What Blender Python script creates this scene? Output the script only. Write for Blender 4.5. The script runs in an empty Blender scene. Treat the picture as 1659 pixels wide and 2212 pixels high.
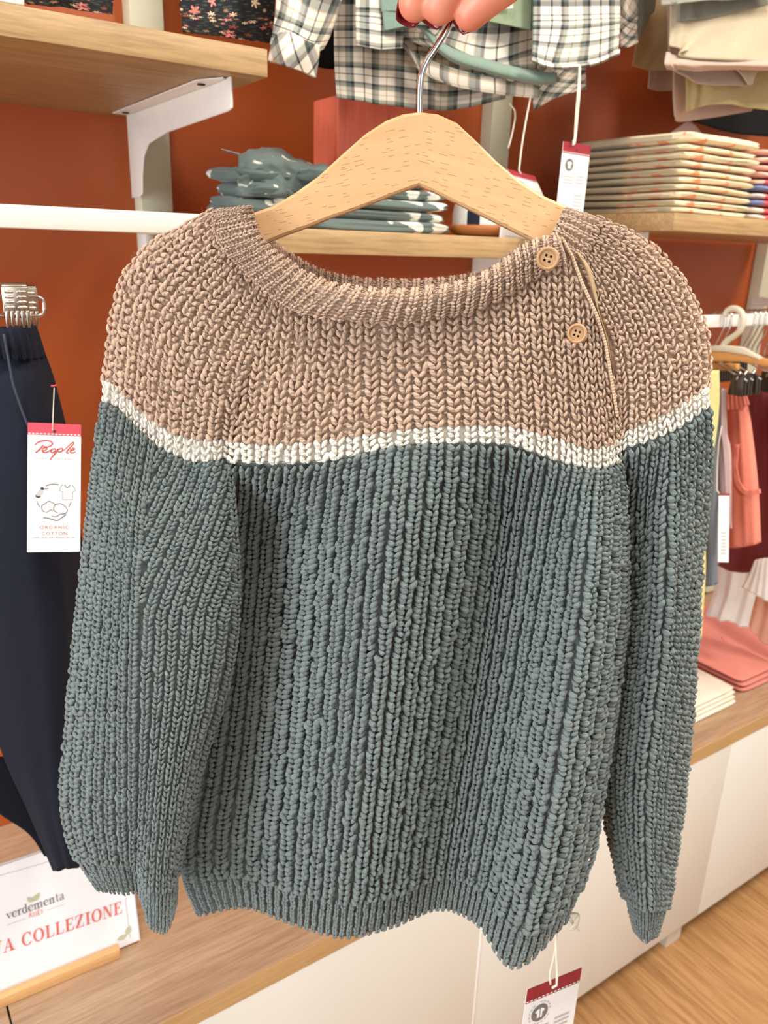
import bpy, math, random
import numpy as np
from mathutils import Vector, Matrix

# ------------------------------------------------------------------ camera, world, lights, exposure
SC = bpy.context.scene
COL = SC.collection
YAW, PITCH, ROLL, FPX = math.radians(34.54), math.radians(18.479), math.radians(-1.876), 1711.3
EYE = np.array([0.0, 0.0, 1.45])
_fw = np.array([math.sin(YAW)*math.cos(PITCH), math.cos(YAW)*math.cos(PITCH), -math.sin(PITCH)])
_r = np.array([math.cos(YAW), -math.sin(YAW), 0.0]); _d = np.cross(_fw, _r)
RT = math.cos(ROLL)*_r + math.sin(ROLL)*_d          # image right
DN = -math.sin(ROLL)*_r + math.cos(ROLL)*_d         # image down
FWD = np.array([math.sin(YAW), math.cos(YAW), 0.0]) # horizontal forward (sweater depth axis)
SIDE = np.array([math.cos(YAW), -math.sin(YAW), 0.0])

cam = bpy.data.cameras.new('camera'); camo = bpy.data.objects.new('camera', cam); COL.objects.link(camo)
cam.sensor_fit = 'VERTICAL'; cam.sensor_height = 36.0; cam.lens = 36.0*FPX/2212.0
M = Matrix(((RT[0], -DN[0], -_fw[0], EYE[0]), (RT[1], -DN[1], -_fw[1], EYE[1]), (RT[2], -DN[2], -_fw[2], EYE[2]), (0, 0, 0, 1)))
camo.matrix_world = M
cam.clip_start = 0.02
cam.dof.use_dof = True; cam.dof.focus_distance = 0.50; cam.dof.aperture_fstop = 13.0
SC.camera = camo

w = bpy.data.worlds.new('shop_ambient'); SC.world = w; w.use_nodes = True
bg = w.node_tree.nodes['Background']; bg.inputs[0].default_value = (0.98, 0.98, 0.97, 1); bg.inputs[1].default_value = 0.36

def area(name, loc, target, size, power, color, size_y=None, spread=math.pi):
    l = bpy.data.lights.new(name, 'AREA'); l.energy = power; l.color = color; l.size = size; l.spread = spread
    if size_y: l.shape = 'RECTANGLE'; l.size_y = size_y
    o = bpy.data.objects.new(name, l); COL.objects.link(o); o.location = loc
    dv = Vector(target) - Vector(loc); o.rotation_euler = dv.to_track_quat('-Z', 'Y').to_euler()
    return o
area('shop_window_daylight', (-2.4, 0.25, 1.35), (0.3, 0.45, 1.1), 1.6, 78, (0.88, 0.95, 1.0), 1.8)
area('shop_door_daylight', (-0.2, -2.6, 1.7), (0.5, 0.6, 1.1), 1.6, 22, (0.98, 0.98, 1.0), 2.0)
area('ceiling_lamp_right', (1.1, -0.45, 2.72), (0.9, 0.5, 1.0), 0.45, 30, (1.0, 0.94, 0.84))
area('ceiling_lamp_left', (-0.2, 0.0, 2.72), (0.2, 0.5, 1.0), 0.45, 14, (1.0, 0.95, 0.87))
area('ceiling_lamp_far', (2.3, -0.2, 2.72), (2.0, 0.6, 1.0), 0.45, 26, (1.0, 0.94, 0.84))
SC.view_settings.view_transform = 'Standard'; SC.view_settings.look = 'None'
SC.view_settings.exposure = 0.12; SC.view_settings.gamma = 1.0; SC.view_settings.use_curve_mapping = False

# ------------------------------------------------------------------ helpers
rng = np.random.default_rng(7); random.seed(7)
def ray(x, y): return (x-829.5)/FPX*RT + (y-1106.0)/FPX*DN + _fw
def onY(x, y, Y): v = ray(x, y); return EYE + v*(Y/v[1])
def onX(x, y, X): v = ray(x, y); return EYE + v*(X/v[0])
def onZ(x, y, Z): v = ray(x, y); return EYE + v*((Z-EYE[2])/v[2])
def pt(x, y, F): v = ray(x, y); return EYE + v*(F/(v @ FWD))
def Fof(p): return float((np.asarray(p)-EYE) @ FWD)

def srgb(c):
    c = np.array(c, float)/255.0
    return tuple(np.where(c <= 0.04045, c/12.92, ((c+0.055)/1.055)**2.4))
def rgba(c): return (*srgb(c), 1.0)

MATS = {}
class NT:
    def __init__(s, name):
        s.m = bpy.data.materials.new(name); s.m.use_nodes = True; s.t = s.m.node_tree
        s.b = s.t.nodes['Principled BSDF']
    def n(s, typ, **kw):
        nd = s.t.nodes.new(typ)
        for k, v in kw.items():
            if k.startswith('i_'):
                key = k[2:]; key = int(key) if key.isdigit() else key.replace('_', ' ')
                s.inp(nd, key, v)
            else: setattr(nd, k, v)
        return nd
    def inp(s, nd, key, v):
        if isinstance(v, bpy.types.NodeSocket): s.t.links.new(v, nd.inputs[key])
        else: nd.inputs[key].default_value = v
    def math(s, op, a, b=None, c=None, clamp=False):
        nd = s.t.nodes.new('ShaderNodeMath'); nd.operation = op; nd.use_clamp = clamp
        for i, v in enumerate((a, b, c)):
            if v is not None: s.inp(nd, i, v)
        return nd.outputs[0]
    def mix(s, fac, a, b, mode='MIX'):
        nd = s.t.nodes.new('ShaderNodeMix'); nd.data_type = 'RGBA'; nd.blend_type = mode
        s.inp(nd, 0, fac); s.inp(nd, 6, a); s.inp(nd, 7, b); return nd.outputs[2]
    def ramp(s, fac, stops, interp='LINEAR'):
        nd = s.t.nodes.new('ShaderNodeValToRGB'); nd.color_ramp.interpolation = interp
        e = nd.color_ramp.elements
        while len(e) < len(stops): e.new(0.5)
        for i, (p, c) in enumerate(stops): e[i].position = p; e[i].color = c
        s.inp(nd, 0, fac); return nd.outputs[0]
    def base(s, v): s.inp(s.b, 'Base Color', v)
    def rough(s, v): s.inp(s.b, 'Roughness', v)
    def bump(s, h, strength=0.3, dist=0.001):
        nd = s.n('ShaderNodeBump'); s.inp(nd, 'Height', h); nd.inputs['Strength'].default_value = strength; nd.inputs['Distance'].default_value = dist
        s.t.links.new(nd.outputs[0], s.b.inputs['Normal'])
    def coord(s, kind='Object'): return s.n('ShaderNodeTexCoord').outputs[kind]
    def mapping(s, vec, scale=(1, 1, 1), rot=(0, 0, 0), loc=(0, 0, 0)):
        nd = s.n('ShaderNodeMapping'); s.inp(nd, 'Vector', vec); nd.inputs['Scale'].default_value = scale
        nd.inputs['Rotation'].default_value = rot; nd.inputs['Location'].default_value = loc; return nd.outputs[0]
    def noise(s, vec, scale, detail=3, rough=0.55, dist=0.0):
        nd = s.n('ShaderNodeTexNoise'); s.inp(nd, 'Vector', vec); nd.inputs['Scale'].default_value = scale
        nd.inputs['Detail'].default_value = detail; nd.inputs['Roughness'].default_value = rough; nd.inputs['Distortion'].default_value = dist
        return nd.outputs[0]

def plain(name, c, rough=0.6, metal=0.0, noise=0.06, scale=40.0, bump=0.0, bscale=300.0, spec=0.5, sheen=0.0, trans=0.0):
    """a procedural surface: one colour with a soft noise variation and fine relief"""
    if name in MATS: return MATS[name]
    t = NT(name); co = t.coord()
    nz = t.noise(co, scale)
    a = tuple(min(1, x*(1-noise)) for x in srgb(c)); b = tuple(min(1, x*(1+noise)) for x in srgb(c))
    t.base(t.ramp(nz, [(0.3, (*a, 1)), (0.7, (*b, 1))]))
    t.rough(rough); t.b.inputs['Metallic'].default_value = metal; t.b.inputs['Specular IOR Level'].default_value = spec
    if sheen: t.b.inputs['Sheen Weight'].default_value = sheen
    if bump: t.bump(t.noise(co, bscale, 4), bump, 0.0006)
    MATS[name] = t.m; return t.m

def cloth(name, c, weave=900.0, bump=0.25, rough=0.85, noise=0.07, sheen=0.15):
    if name in MATS: return MATS[name]
    t = NT(name); co = t.coord()
    big = t.noise(co, 14.0); fine = t.noise(t.mapping(co, (weave, weave, weave*0.4)), 1.0, 2)
    a = tuple(x*(1-noise) for x in srgb(c)); b = tuple(min(1, x*(1+noise)) for x in srgb(c))
    col = t.ramp(big, [(0.3, (*a, 1)), (0.7, (*b, 1))])
    g = t.ramp(fine, [(0.35, (0.86, 0.86, 0.86, 1)), (0.65, (1, 1, 1, 1))])
    t.base(t.mix(1.0, col, g, 'MULTIPLY')); t.rough(rough); t.b.inputs['Sheen Weight'].default_value = sheen; t.b.inputs['Specular IOR Level'].default_value = 0.25
    t.bump(t.math('ADD', t.noise(co, 40.0, 3), t.math('MULTIPLY', fine, 0.25)), bump, 0.002)
    MATS[name] = t.m; return t.m

def wood(name, light, dark, axis='X', scale=1.0, ring=24.0, rough=0.45, contrast=1.0, pores=0.0):
    if name in MATS: return MATS[name]
    t = NT(name); co = t.coord()
    sc = {'X': (2.2, 34, 34), 'Y': (34, 2.2, 34), 'Z': (34, 34, 2.2)}[axis]
    sc = tuple(x*scale for x in sc)
    v = t.mapping(co, sc)
    g = t.noise(v, 1.0, 5, 0.62, 0.6)
    f = t.noise(t.mapping(co, tuple(x*6 for x in sc)), 1.0, 3, 0.6)
    col = t.ramp(g, [(0.5-0.22*contrast, rgba(dark)), (0.5+0.2*contrast, rgba(light))])
    col = t.mix(0.45, col, t.ramp(f, [(0.35, rgba(dark)), (0.6, rgba(light))]))
    t.base(col); t.rough(rough); t.bump(f, 0.12, 0.0006)
    MATS[name] = t.m; return t.m

# ---- mesh building
def mesh(name, V, F, mats=None, fm=None, uv=None, smooth=True):
    me = bpy.data.meshes.new(name)
    V = np.asarray(V, np.float32).reshape(-1, 3)
    if isinstance(F, np.ndarray):
        nf, k = F.shape
        me.vertices.add(len(V)); me.vertices.foreach_set('co', V.ravel())
        me.loops.add(nf*k); me.loops.foreach_set('vertex_index', F.astype(np.int32).ravel())
        me.polygons.add(nf); me.polygons.foreach_set('loop_start', np.arange(0, nf*k, k, dtype=np.int32))
        me.update(calc_edges=True)
    else:
        me.from_pydata(V.tolist(), [], [tuple(int(i) for i in f) for f in F])
    if mats:
        for m in (mats if isinstance(mats, (list, tuple)) else [mats]): me.materials.append(m)
    if fm is not None: me.polygons.foreach_set('material_index', np.asarray(fm, np.int32))
    if smooth is not False: me.polygons.foreach_set('use_smooth', np.ones(len(me.polygons), bool))
    if uv is not None:
        l = me.uv_layers.new(name='UVMap'); idx = np.empty(len(me.loops), np.int32); me.loops.foreach_get('vertex_index', idx)
        l.data.foreach_set('uv', np.asarray(uv, np.float32)[idx].ravel())
    me.validate(); me.update()
    return me

def wloc(o):
    p = np.zeros(3)
    while o is not None: p += np.array(o.location); o = o.parent
    return p
def O(name, VF, mats, parent=None, origin=None, fm=None, uv=None, smooth=True, label=None, cat=None, group=None, kind=None):
    """one mesh object from world-space vertices; a child keeps its parent's origin"""
    V, F = VF[0], VF[1]
    V = np.asarray(V, float).reshape(-1, 3)
    if uv is None and len(VF) > 2: uv = VF[2]
    off = wloc(parent) if parent is not None else (np.asarray(origin, float) if origin is not None else np.array([V[:, 0].mean(), V[:, 1].mean(), V[:, 2].min()]))
    me = mesh(name, V-off, F, mats, fm, uv, smooth)
    o = bpy.data.objects.new(name, me); COL.objects.link(o)
    if parent is not None: o.parent = parent
    else: o.location = off
    tag(o, label, cat, group, kind)
    if smooth == 'auto':
        md = o.modifiers.new('bevel', 'BEVEL'); md.width = 0.0012; md.segments = 2; md.limit_method = 'ANGLE'
    return o
def tag(o, label=None, cat=None, group=None, kind=None):
    if label: o['label'] = label
    if cat: o['category'] = cat
    if group: o['group'] = group
    if kind: o['kind'] = kind
    return o
def thing(name, loc, label, cat, group=None):
    o = bpy.data.objects.new(name, None); COL.objects.link(o); o.location = tuple(loc); o.empty_display_size = 0.02
    return tag(o, label, cat, group)
def copy_tree(o, parent=None):
    c = o.copy(); COL.objects.link(c); c.parent = parent
    for ch in o.children: copy_tree(ch, c)
    return c

class MB:
    def __init__(s): s.V = []; s.F = []
    def add(s, V, F):
        b = sum(len(v) for v in s.V); s.V.append(np.asarray(V, float).reshape(-1, 3)); s.F += [tuple(i+b for i in f) for f in F]; return s
    def box(s, a, b):
        x0, y0, z0 = a; x1, y1, z1 = b
        V = [(x0,y0,z0),(x1,y0,z0),(x1,y1,z0),(x0,y1,z0),(x0,y0,z1),(x1,y0,z1),(x1,y1,z1),(x0,y1,z1)]
        return s.add(V, [(0,3,2,1),(4,5,6,7),(0,1,5,4),(1,2,6,5),(2,3,7,6),(3,0,4,7)])
    def tube(s, P, r, n=10, caps=True):
        P = np.asarray(P, float); k = len(P); r = np.broadcast_to(np.asarray(r, float), (k,))
        T = np.gradient(P, axis=0); T /= np.linalg.norm(T, axis=1)[:, None]+1e-12
        up = np.array([0, 0, 1.0]) if abs(T[0][2]) < 0.9 else np.array([1.0, 0, 0])
        V = []; 
        A = np.cross(T[0], up); A /= np.linalg.norm(A)
        for i in range(k):
            A = A - T[i]*(A @ T[i]); A /= np.linalg.norm(A); B = np.cross(T[i], A)
            for j in range(n):
                a = 2*math.pi*j/n; V.append(P[i]+r[i]*(math.cos(a)*A+math.sin(a)*B))
        F = [(i*n+j, i*n+(j+1) % n, (i+1)*n+(j+1) % n, (i+1)*n+j) for i in range(k-1) for j in range(n)]
        if caps: F += [tuple(range(n-1, -1, -1)), tuple((k-1)*n+j for j in range(n))]
        return s.add(V, F)
    def prism(s, poly, e):
        """polygon (world points, in order) extruded by vector e"""
        P = np.asarray(poly, float); n = len(P); V = np.vstack([P, P+np.asarray(e, float)])
        F = [tuple(range(n)), tuple(range(2*n-1, n-1, -1))] + [(i, (i+1) % n, n+(i+1) % n, n+i)[::-1] for i in range(n)]
        return s.add(V, F)
    @property
    def VF(s): return np.vstack(s.V), s.F

def hermite(xs, Y, x):
    """cubic through rows Y at xs, evaluated at x"""
    xs = np.asarray(xs, float); Y = np.asarray(Y, float); x = np.asarray(x, float)
    m = np.gradient(Y, xs, axis=0) if len(xs) > 2 else np.repeat((Y[1:]-Y[:-1])/(xs[1]-xs[0]), 2, axis=0)
    i = np.clip(np.searchsorted(xs, x, side='right')-1, 0, len(xs)-2)
    h = xs[i+1]-xs[i]; t = (x-xs[i])/h
    sh = (-1,)+(1,)*(Y.ndim-1); t = t.reshape(sh); h = h.reshape(sh)
    return (2*t**3-3*t**2+1)*Y[i]+(t**3-2*t**2+t)*h*m[i]+(-2*t**3+3*t**2)*Y[i+1]+(t**3-t**2)*h*m[i+1]

class Patch:
    """a smooth surface through a grid of control points, rows along v, columns along u"""
    def __init__(s, ctrl, vpos=None, upos=None, nv=90, nu=60):
        ctrl = np.asarray(ctrl, float); R, Cn = ctrl.shape[:2]
        vpos = np.linspace(0, 1, R) if vpos is None else vpos; upos = np.linspace(0, 1, Cn) if upos is None else upos
        A = hermite(vpos, ctrl, np.linspace(0, 1, nv))
        s.G = hermite(upos, A.transpose(1, 0, 2), np.linspace(0, 1, nu)).transpose(1, 0, 2)
        s.norm()
    def norm(s):
        du = np.gradient(s.G, axis=1); dv = np.gradient(s.G, axis=0)
        N = np.cross(dv, du); N /= np.linalg.norm(N, axis=2)[..., None]+1e-12
        s.N = N; s.nv, s.nu = s.G.shape[:2]
        if (N*(EYE-s.G)).sum(2).mean() < 0: s.N = -N
    def ev(s, u, v):
        a = np.clip(v, 0, 1)*(s.nv-1); b = np.clip(u, 0, 1)*(s.nu-1)
        i = np.minimum(a.astype(int), s.nv-2); j = np.minimum(b.astype(int), s.nu-2); fa = (a-i)[..., None]; fb = (b-j)[..., None]
        def L(T): return (T[i, j]*(1-fa)+T[i+1, j]*fa)*(1-fb)+(T[i, j+1]*(1-fa)+T[i+1, j+1]*fa)*fb
        P = L(s.G); N = L(s.N)
        # linear continuation outside the sheet
        eu = (u-np.clip(u, 0, 1))[..., None]*(s.nu-1); e2 = (v-np.clip(v, 0, 1))[..., None]*(s.nv-1)
        P = P+eu*(s.G[i, j+1]-s.G[i, j])+e2*(s.G[i+1, j]-s.G[i, j])
        return P, N/(np.linalg.norm(N, axis=-1)[..., None]+1e-12)
    def sheet(s, off=0.0, back=0.0, nv=None, nu=None, u0=0, u1=1, v0=0, v1=1):
        """the sheet as a closed thin solid (front at off, back at off-back)"""
        nv = nv or s.nv; nu = nu or s.nu
        vv, uu = np.meshgrid(np.linspace(v0, v1, nv), np.linspace(u0, u1, nu), indexing='ij')
        P, N = s.ev(uu, vv)
        A = (P+off*N).reshape(-1, 3); idx = np.arange(nv*nu).reshape(nv, nu)
        q = np.stack([idx[:-1, :-1], idx[1:, :-1], idx[1:, 1:], idx[:-1, 1:]], -1).reshape(-1, 4)
        uv = np.stack([uu, 1-vv], -1).reshape(-1, 2)
        if not back: return A, q, uv
        B = (P+(off-back)*N).reshape(-1, 3); n = nv*nu
        q2 = q[:, ::-1]+n
        ring = np.concatenate([idx[0, :], idx[1:, -1], idx[-1, -2::-1], idx[-2:0, 0-0 if False else 0][::1]])
        ring = np.concatenate([idx[0, :], idx[1:, -1], idx[-1, -2::-1], idx[-2:0:-1, 0]])
        nx = np.roll(ring, -1)
        side = np.stack([ring, nx, nx+n, ring+n], -1)
        return np.vstack([A, B]), np.vstack([q, q2, side]), np.vstack([uv, uv])
def merge(*vfs):
    V = []; F = []; b = 0; U = []
    for vf in vfs:
        V.append(vf[0]); F.append(np.asarray(vf[1])+b); b += len(vf[0]); U.append(vf[2] if len(vf) > 2 else np.zeros((len(vf[0]), 2)))
    return np.vstack(V), np.vstack(F), np.vstack(U)
M_DARK = plain('dark_hole', (46, 32, 24), 0.9); M_CHROME = plain('chrome', (215, 213, 210), 0.12, 1.0, noise=0.01)

def solve_card(tl, tr, bl, D, ratio):
    """the true rectangle (height = ratio x width) whose three corners are seen at these pixels; the top left corner lies D metres ahead"""
    A = pt(*tl, D); ra, rb = ray(*tr), ray(*bl); ra = ra/(ra @ FWD); rb = rb/(rb @ FWD); best = None
    for da in np.linspace(-0.05, 0.05, 401):
        u = EYE+ra*(D+da)-A; L = np.linalg.norm(u)
        # (EYE + rb*t - A).u = 0
        t = ((A-EYE) @ u)/(rb @ u) if abs(rb @ u) > 1e-9 else D
        v = EYE+rb*t-A; e = abs(np.linalg.norm(v)/L-ratio)+abs(da)*2
        if abs(t-D) < 0.12 and (best is None or e < best[0]): best = (e, A+u, A+v)
    return (A, best[1], best[2]) if best else (A, pt(*tr, D), pt(*bl, D))
# ------------------------------------------------------------------ shop structure and shelving
WY = 1.195
def orange():
    t = NT('terracotta_paint'); co = t.coord('Object'); n = t.noise(co, 3.0, 4); f = t.noise(co, 260.0, 2)
    t.base(t.ramp(n, [(0.3, rgba((170, 78, 30))), (0.7, rgba((182, 88, 36)))])); t.rough(0.42); t.bump(f, 0.08, 0.0008); return t.m
M_OR = orange()
b = MB(); b.box((-2.0, WY, 0), (4.2, WY+0.10, 2.8)); O('wall_back', b.VF, M_OR, kind='structure', smooth=False)
M_CEIL = plain('ceiling_plaster', (236, 230, 220), 0.9)
b = MB(); b.box((-2.0, -3.2, 2.8), (4.2, WY+0.10, 2.9)); O('ceiling', b.VF, M_CEIL, kind='structure', smooth=False)
b = MB(); b.box((4.2, -3.2, 0), (4.3, WY+0.10, 2.8)); O('wall_right', b.VF, M_CEIL, kind='structure', smooth=False)
M_FLW = wood('floor_oak', (204, 158, 104), (146, 98, 56), 'Y', 0.6, rough=0.5, contrast=1.3)
fl = O('floor', MB().box((-2.0, -3.2, -0.06), (4.2, WY+0.10, -0.014)).VF, plain('floor_underlay', (70, 48, 30), 0.9), kind='structure', smooth=False)
x = -0.90; k = 0
while x < 3.6:
    y0 = -1.4+0.37*((k*5) % 4)-0.9
    while y0 < WY-0.01:
        y1 = min(y0+1.25, WY-0.001); ya = max(y0, -1.6)
        if y1 > -1.6:
            V, F = MB().box((x+0.0004, ya+0.0004, -0.014), (x+0.1191, y1-0.0004, 0.0-0.0004*((k*7) % 3))).VF
            O('plank', (V, F), M_FLW, fl, smooth=False)
        y0 = y1 if y1 > y0 else y0+1.25
    x += 0.1195; k += 1

M_POST = plain('cream_steel', (216, 214, 186), 0.45, noise=0.02); M_WHST = plain('white_steel', (232, 226, 216), 0.4, noise=0.02)
for i, (xa, xb, lb) in enumerate(((0.377, 0.422, 'cream steel upright on the orange wall, behind the left shelf bracket'), (1.004, 1.048, 'cream steel upright on the orange wall, behind the right side of the hanger'), (1.91, 1.955, 'cream steel upright at the right picture edge beside the hanging rail'))):
    p = MB().box((xa, WY-0.030, 0.56), (xb, WY, 2.5)); up = O('shelf_upright', p.VF, M_POST, label=lb, cat='upright', smooth='auto')

M_OAK = wood('oak_shelf', (194, 162, 114), (146, 116, 76), 'X', 1.3, rough=0.5)
def board(name, a, b_, label, cat='shelf'):
    o = O(name, MB().box(a, b_).VF, M_OAK, label=label, cat=cat, smooth='auto'); o.modifiers['bevel'].width = 0.0008; return o
board('shelf', (-0.55, 0.807, 1.6075), (0.397, WY-0.001, 1.6325), 'thick oak shelf board at upper left on a white bracket')
board('shelf', (0.405, 0.807, 1.4405), (1.035, WY-0.031, 1.4665), 'oak shelf board behind the wooden hanger carrying the grey green stack')
board('shelf', (1.066, 0.807, 1.4865), (1.90, WY-0.031, 1.5125), 'oak shelf board at right carrying the beige and pink folded stacks')
board('shelf', (0.43, 0.807, 2.02), (1.90, WY-0.031, 2.045), 'unseen oak shelf board added above the hanging shirts to shade the niche')  # out of view, added over the rail to cast shade behind the shirts

def bracket(X, Yf, ztop, label):
    br = thing('shelf_bracket', (X, WY-0.03, ztop), label, 'bracket')
    prof = [(Yf, ztop), (Yf, ztop-0.029), (Yf+0.01, ztop-0.031), (Yf+0.19, ztop-0.035), (1.085, ztop-0.042), (1.108, ztop-0.056), (1.118, ztop-0.078), (1.122, ztop-0.100), (1.132, ztop-0.104), (WY-0.028, ztop-0.104), (WY-0.028, ztop)]
    O('bracket_plate', MB().prism([(X-0.0015, y, z) for y, z in prof], (0.003, 0, 0)).VF, M_WHST, br, smooth='auto')
    f = MB().prism([(X-0.0015, Yf+0.012, ztop-0.0022), (X-0.006, Yf+0.006, ztop-0.0022), (X-0.022, Yf+0.040, ztop-0.0022), (X-0.022, WY-0.035, ztop-0.0022), (X-0.0015, WY-0.035, ztop-0.0022)], (0, 0, 0.002))
    O('bracket_flange', f.VF, M_WHST, br, smooth='auto')
    for y in (Yf+0.050, WY-0.06): O('screw_hole', MB().tube([(X-0.012, y, ztop-0.0021), (X-0.012, y, ztop-0.0034)], 0.0042, 10).VF, M_DARK, br)
bracket(0.366, 0.826, 1.6075, 'white folded steel bracket under the upper left shelf')
bracket(1.085, 0.866, 1.4865, 'pale steel bracket under the right shelf beside the sweater shoulder')
bracket(0.985, 0.85, 1.4405, 'pale steel bracket under the shelf behind the sweater neckline')
# clothes rails
def rail(name, x0, x1, Y, z0, z1, label, arms):
    r = thing(name, (x0, Y, z0), label, 'rail')
    O('rail_bar', MB().box((x0, Y, z0), (x1, Y+0.012, z1)).VF, M_WHST, r, smooth='auto')
    for xa in arms: O('rail_arm', MB().box((xa, Y+0.012, z0+0.001), (xa+0.012, WY-0.029, z1+0.001)).box((xa, WY-0.06, z0-0.03), (xa+0.012, WY-0.029, z0+0.001)).VF, M_WHST, r, smooth='auto')
rail('clothes_rail', -0.55, 0.395, 0.803, 1.4555, 1.4755, 'white flat steel rail running left below the upper left shelf', (0.370,))
rail('clothes_rail', 1.05, 1.90, 0.795, 1.342, 1.3615, 'white flat steel rail at right holding the crowded hangers', (1.88,))
rail('clothes_rail', 0.446, 1.90, 0.86, 1.95, 1.97, 'white flat steel rail above the plaid shirts', (0.46, 1.02, 1.88))
rail('clothes_rail', -0.10, 0.437, 0.93, 1.95, 1.97, 'white flat steel rail above the black floral dresses', (0.38,))

# counter of white cabinets
M_CTR = wood('counter_laminate', (192, 162, 132), (150, 118, 90), 'X', 1.2, rough=0.42, contrast=1.1)
M_CTE = wood('counter_edge', (206, 170, 120), (182, 144, 96), 'X', 1.0, rough=0.45)
for xa, xb, lb in ((-0.80, 0.0455, 'left end piece of the wood grain counter top under the sign'), (0.048, 3.0, 'long wood grain counter top behind the sweater on white cabinets')):
    c = O('counter_top', MB().box((xa, 0.729, 0.5205), (xb, WY-0.001, 0.550)).VF, M_CTR, label=lb, cat='counter', smooth=False)
    O('edge_strip', MB().box((xa, 0.7265, 0.5205), (xb, 0.729, 0.550)).VF, M_CTE, c, smooth=False)
M_CAB = plain('white_laminate', (230, 229, 221), 0.38, noise=0.012, scale=4); M_CABI = plain('cabinet_carcass', (214, 206, 192), 0.5)
for i, (xa, xb, lb) in enumerate(((-0.80, 0.068, 'white cabinet under the left end of the counter'), (0.072, 0.7165, 'white cabinet under the sweater hem, left of the bright door gap'), (0.7215, 1.3712, 'white cabinet under the right sleeve with a low leg'), (1.3724, 2.03, 'white cabinet at the right picture edge'), (2.034, 2.70, 'white cabinet farthest right beyond the picture edge'))):
    cb = thing('cabinet', (xa, 0.75, 0.0), lb, 'cabinet')
    O('carcass', MB().box((xa+0.002, 0.748, 0.082), (xb-0.002, WY-0.002, 0.5200)).VF, M_CABI, cb, smooth=False)
    O('door', MB().box((xa, 0.727, 0.080), (xb, 0.7465, 0.5200)).VF, M_CAB, cb, smooth='auto')
    if i == 1: O('lit_door_edge', MB().box((0.7168, 0.7262, 0.081), (0.7212, 0.740, 0.5195)).VF, plain('lit_edge_white', (252, 252, 248), 0.25), cb, smooth='auto')  # white strip stands in for the door edge catching the light
    for lx in ((xa+0.008, xb-0.058) if i == 0 else (xb-0.060,)):
        for ly in (0.752, 1.13): O('leg', MB().prism([(lx, ly, 0.082), (lx+0.05, ly, 0.082), (lx+0.05, ly+0.05, 0.082), (lx, ly+0.05, 0.082)], (0, 0, -0.0815)).VF, M_CABI, cb, smooth=False)

# ------------------------------------------------------------------ cloth builders
def arc(P, axis):
    d = np.linalg.norm(np.diff(P.G, axis=axis), axis=2).sum(axis).mean(); return d
def drape(name, rows, mat, parent=None, Y=0.85, thick=0.0016, rot=0.0, nv=50, nu=60, wave=None, plane=None, uvoff=(0, 0), crease=None, **kw):
    """a hanging piece of cloth: rows of (px, py[, dY]) points on the plane Y; wave adds soft folds"""
    f = plane or (lambda x, y, d: onY(x, y, Y+d))
    k = max(len(r) for r in rows); ctrl = []
    for r in rows:
        r = np.array([(q[0], q[1], q[2] if len(q) > 2 else 0.0) for q in r], float)
        if len(r) < k: r = hermite(np.linspace(0, 1, len(r)), r, np.linspace(0, 1, k))
        ctrl.append([f(*q) for q in r])
    P = Patch(ctrl, nv=nv, nu=nu)
    if wave:
        amp, freq, ph = wave; u = np.linspace(0, 1, nu); v = np.linspace(0, 1, nv)
        Wv = amp*(np.sin(2*math.pi*freq*u+ph)+0.4*np.sin(2*math.pi*freq*2.3*u+1.7+ph))[None, :]*(0.35+0.65*v)[:, None]
        P.G = P.G+P.N*Wv[..., None]; P.norm()
    if crease:
        r = np.random.default_rng(crease[1]); uu, vv = np.meshgrid(np.linspace(0, 1, nu), np.linspace(0, 1, nv)); D = np.zeros_like(uu)
        for k in range(9):
            a, b_ = r.normal(0, 1, 2)*(2.0+k*0.7); D += (1-2*np.abs(np.sin(a*uu*3+b_*vv*3+r.random()*6.28)))/(1+k*0.35)
        P.G = P.G+P.N*(D*crease[0])[..., None]; P.norm()
    V, F, uv = P.sheet(0, thick)
    L = np.array([arc(P, 1), arc(P, 0)]); uv = uv*L
    c, s = math.cos(rot), math.sin(rot); uv = np.stack([uv[:, 0]*c-uv[:, 1]*s, uv[:, 0]*s+uv[:, 1]*c], 1)+np.array(uvoff)
    return O(name, (V, F), mat, parent, uv=uv, **kw)

def plaid(name='plaid_flannel', s=11.4, u0=0.0, v0=0.0):
    if name in MATS: return MATS[name]
    t = NT(name); uv = t.n('ShaderNodeUVMap').outputs[0]; sp = t.n('ShaderNodeSeparateXYZ'); t.inp(sp, 0, uv)
    cr, sg, dk, tn = rgba((238, 232, 220)), rgba((118, 132, 126)), rgba((30, 35, 38)), rgba((196, 172, 136))
    stops = [(0.0, dk), (0.07, sg), (0.145, tn), (0.165, cr), (0.285, tn), (0.305, cr), (0.425, tn), (0.445, sg), (0.535, dk), (0.60, cr), (0.80, dk), (0.83, cr)]
    a = t.ramp(t.math('FRACT', t.math('ADD', t.math('MULTIPLY', sp.outputs[0], s), u0)), stops, 'CONSTANT')
    b = t.ramp(t.math('FRACT', t.math('ADD', t.math('MULTIPLY', sp.outputs[1], s), v0)), stops, 'CONSTANT')
    mul = t.mix(1.0, a, b, 'MULTIPLY'); av = t.mix(0.5, a, b)
    f = t.noise(t.coord(), 900.0, 2)
    t.base(t.mix(t.math('MULTIPLY', f, 0.5), t.mix(0.6, av, mul), av)); t.rough(0.9); t.b.inputs['Sheen Weight'].default_value = 0.1
    t.bump(t.noise(t.coord(), 60.0, 3), 0.2, 0.002); MATS[name] = t.m; return t.m
M_PLAID = plaid()

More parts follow.
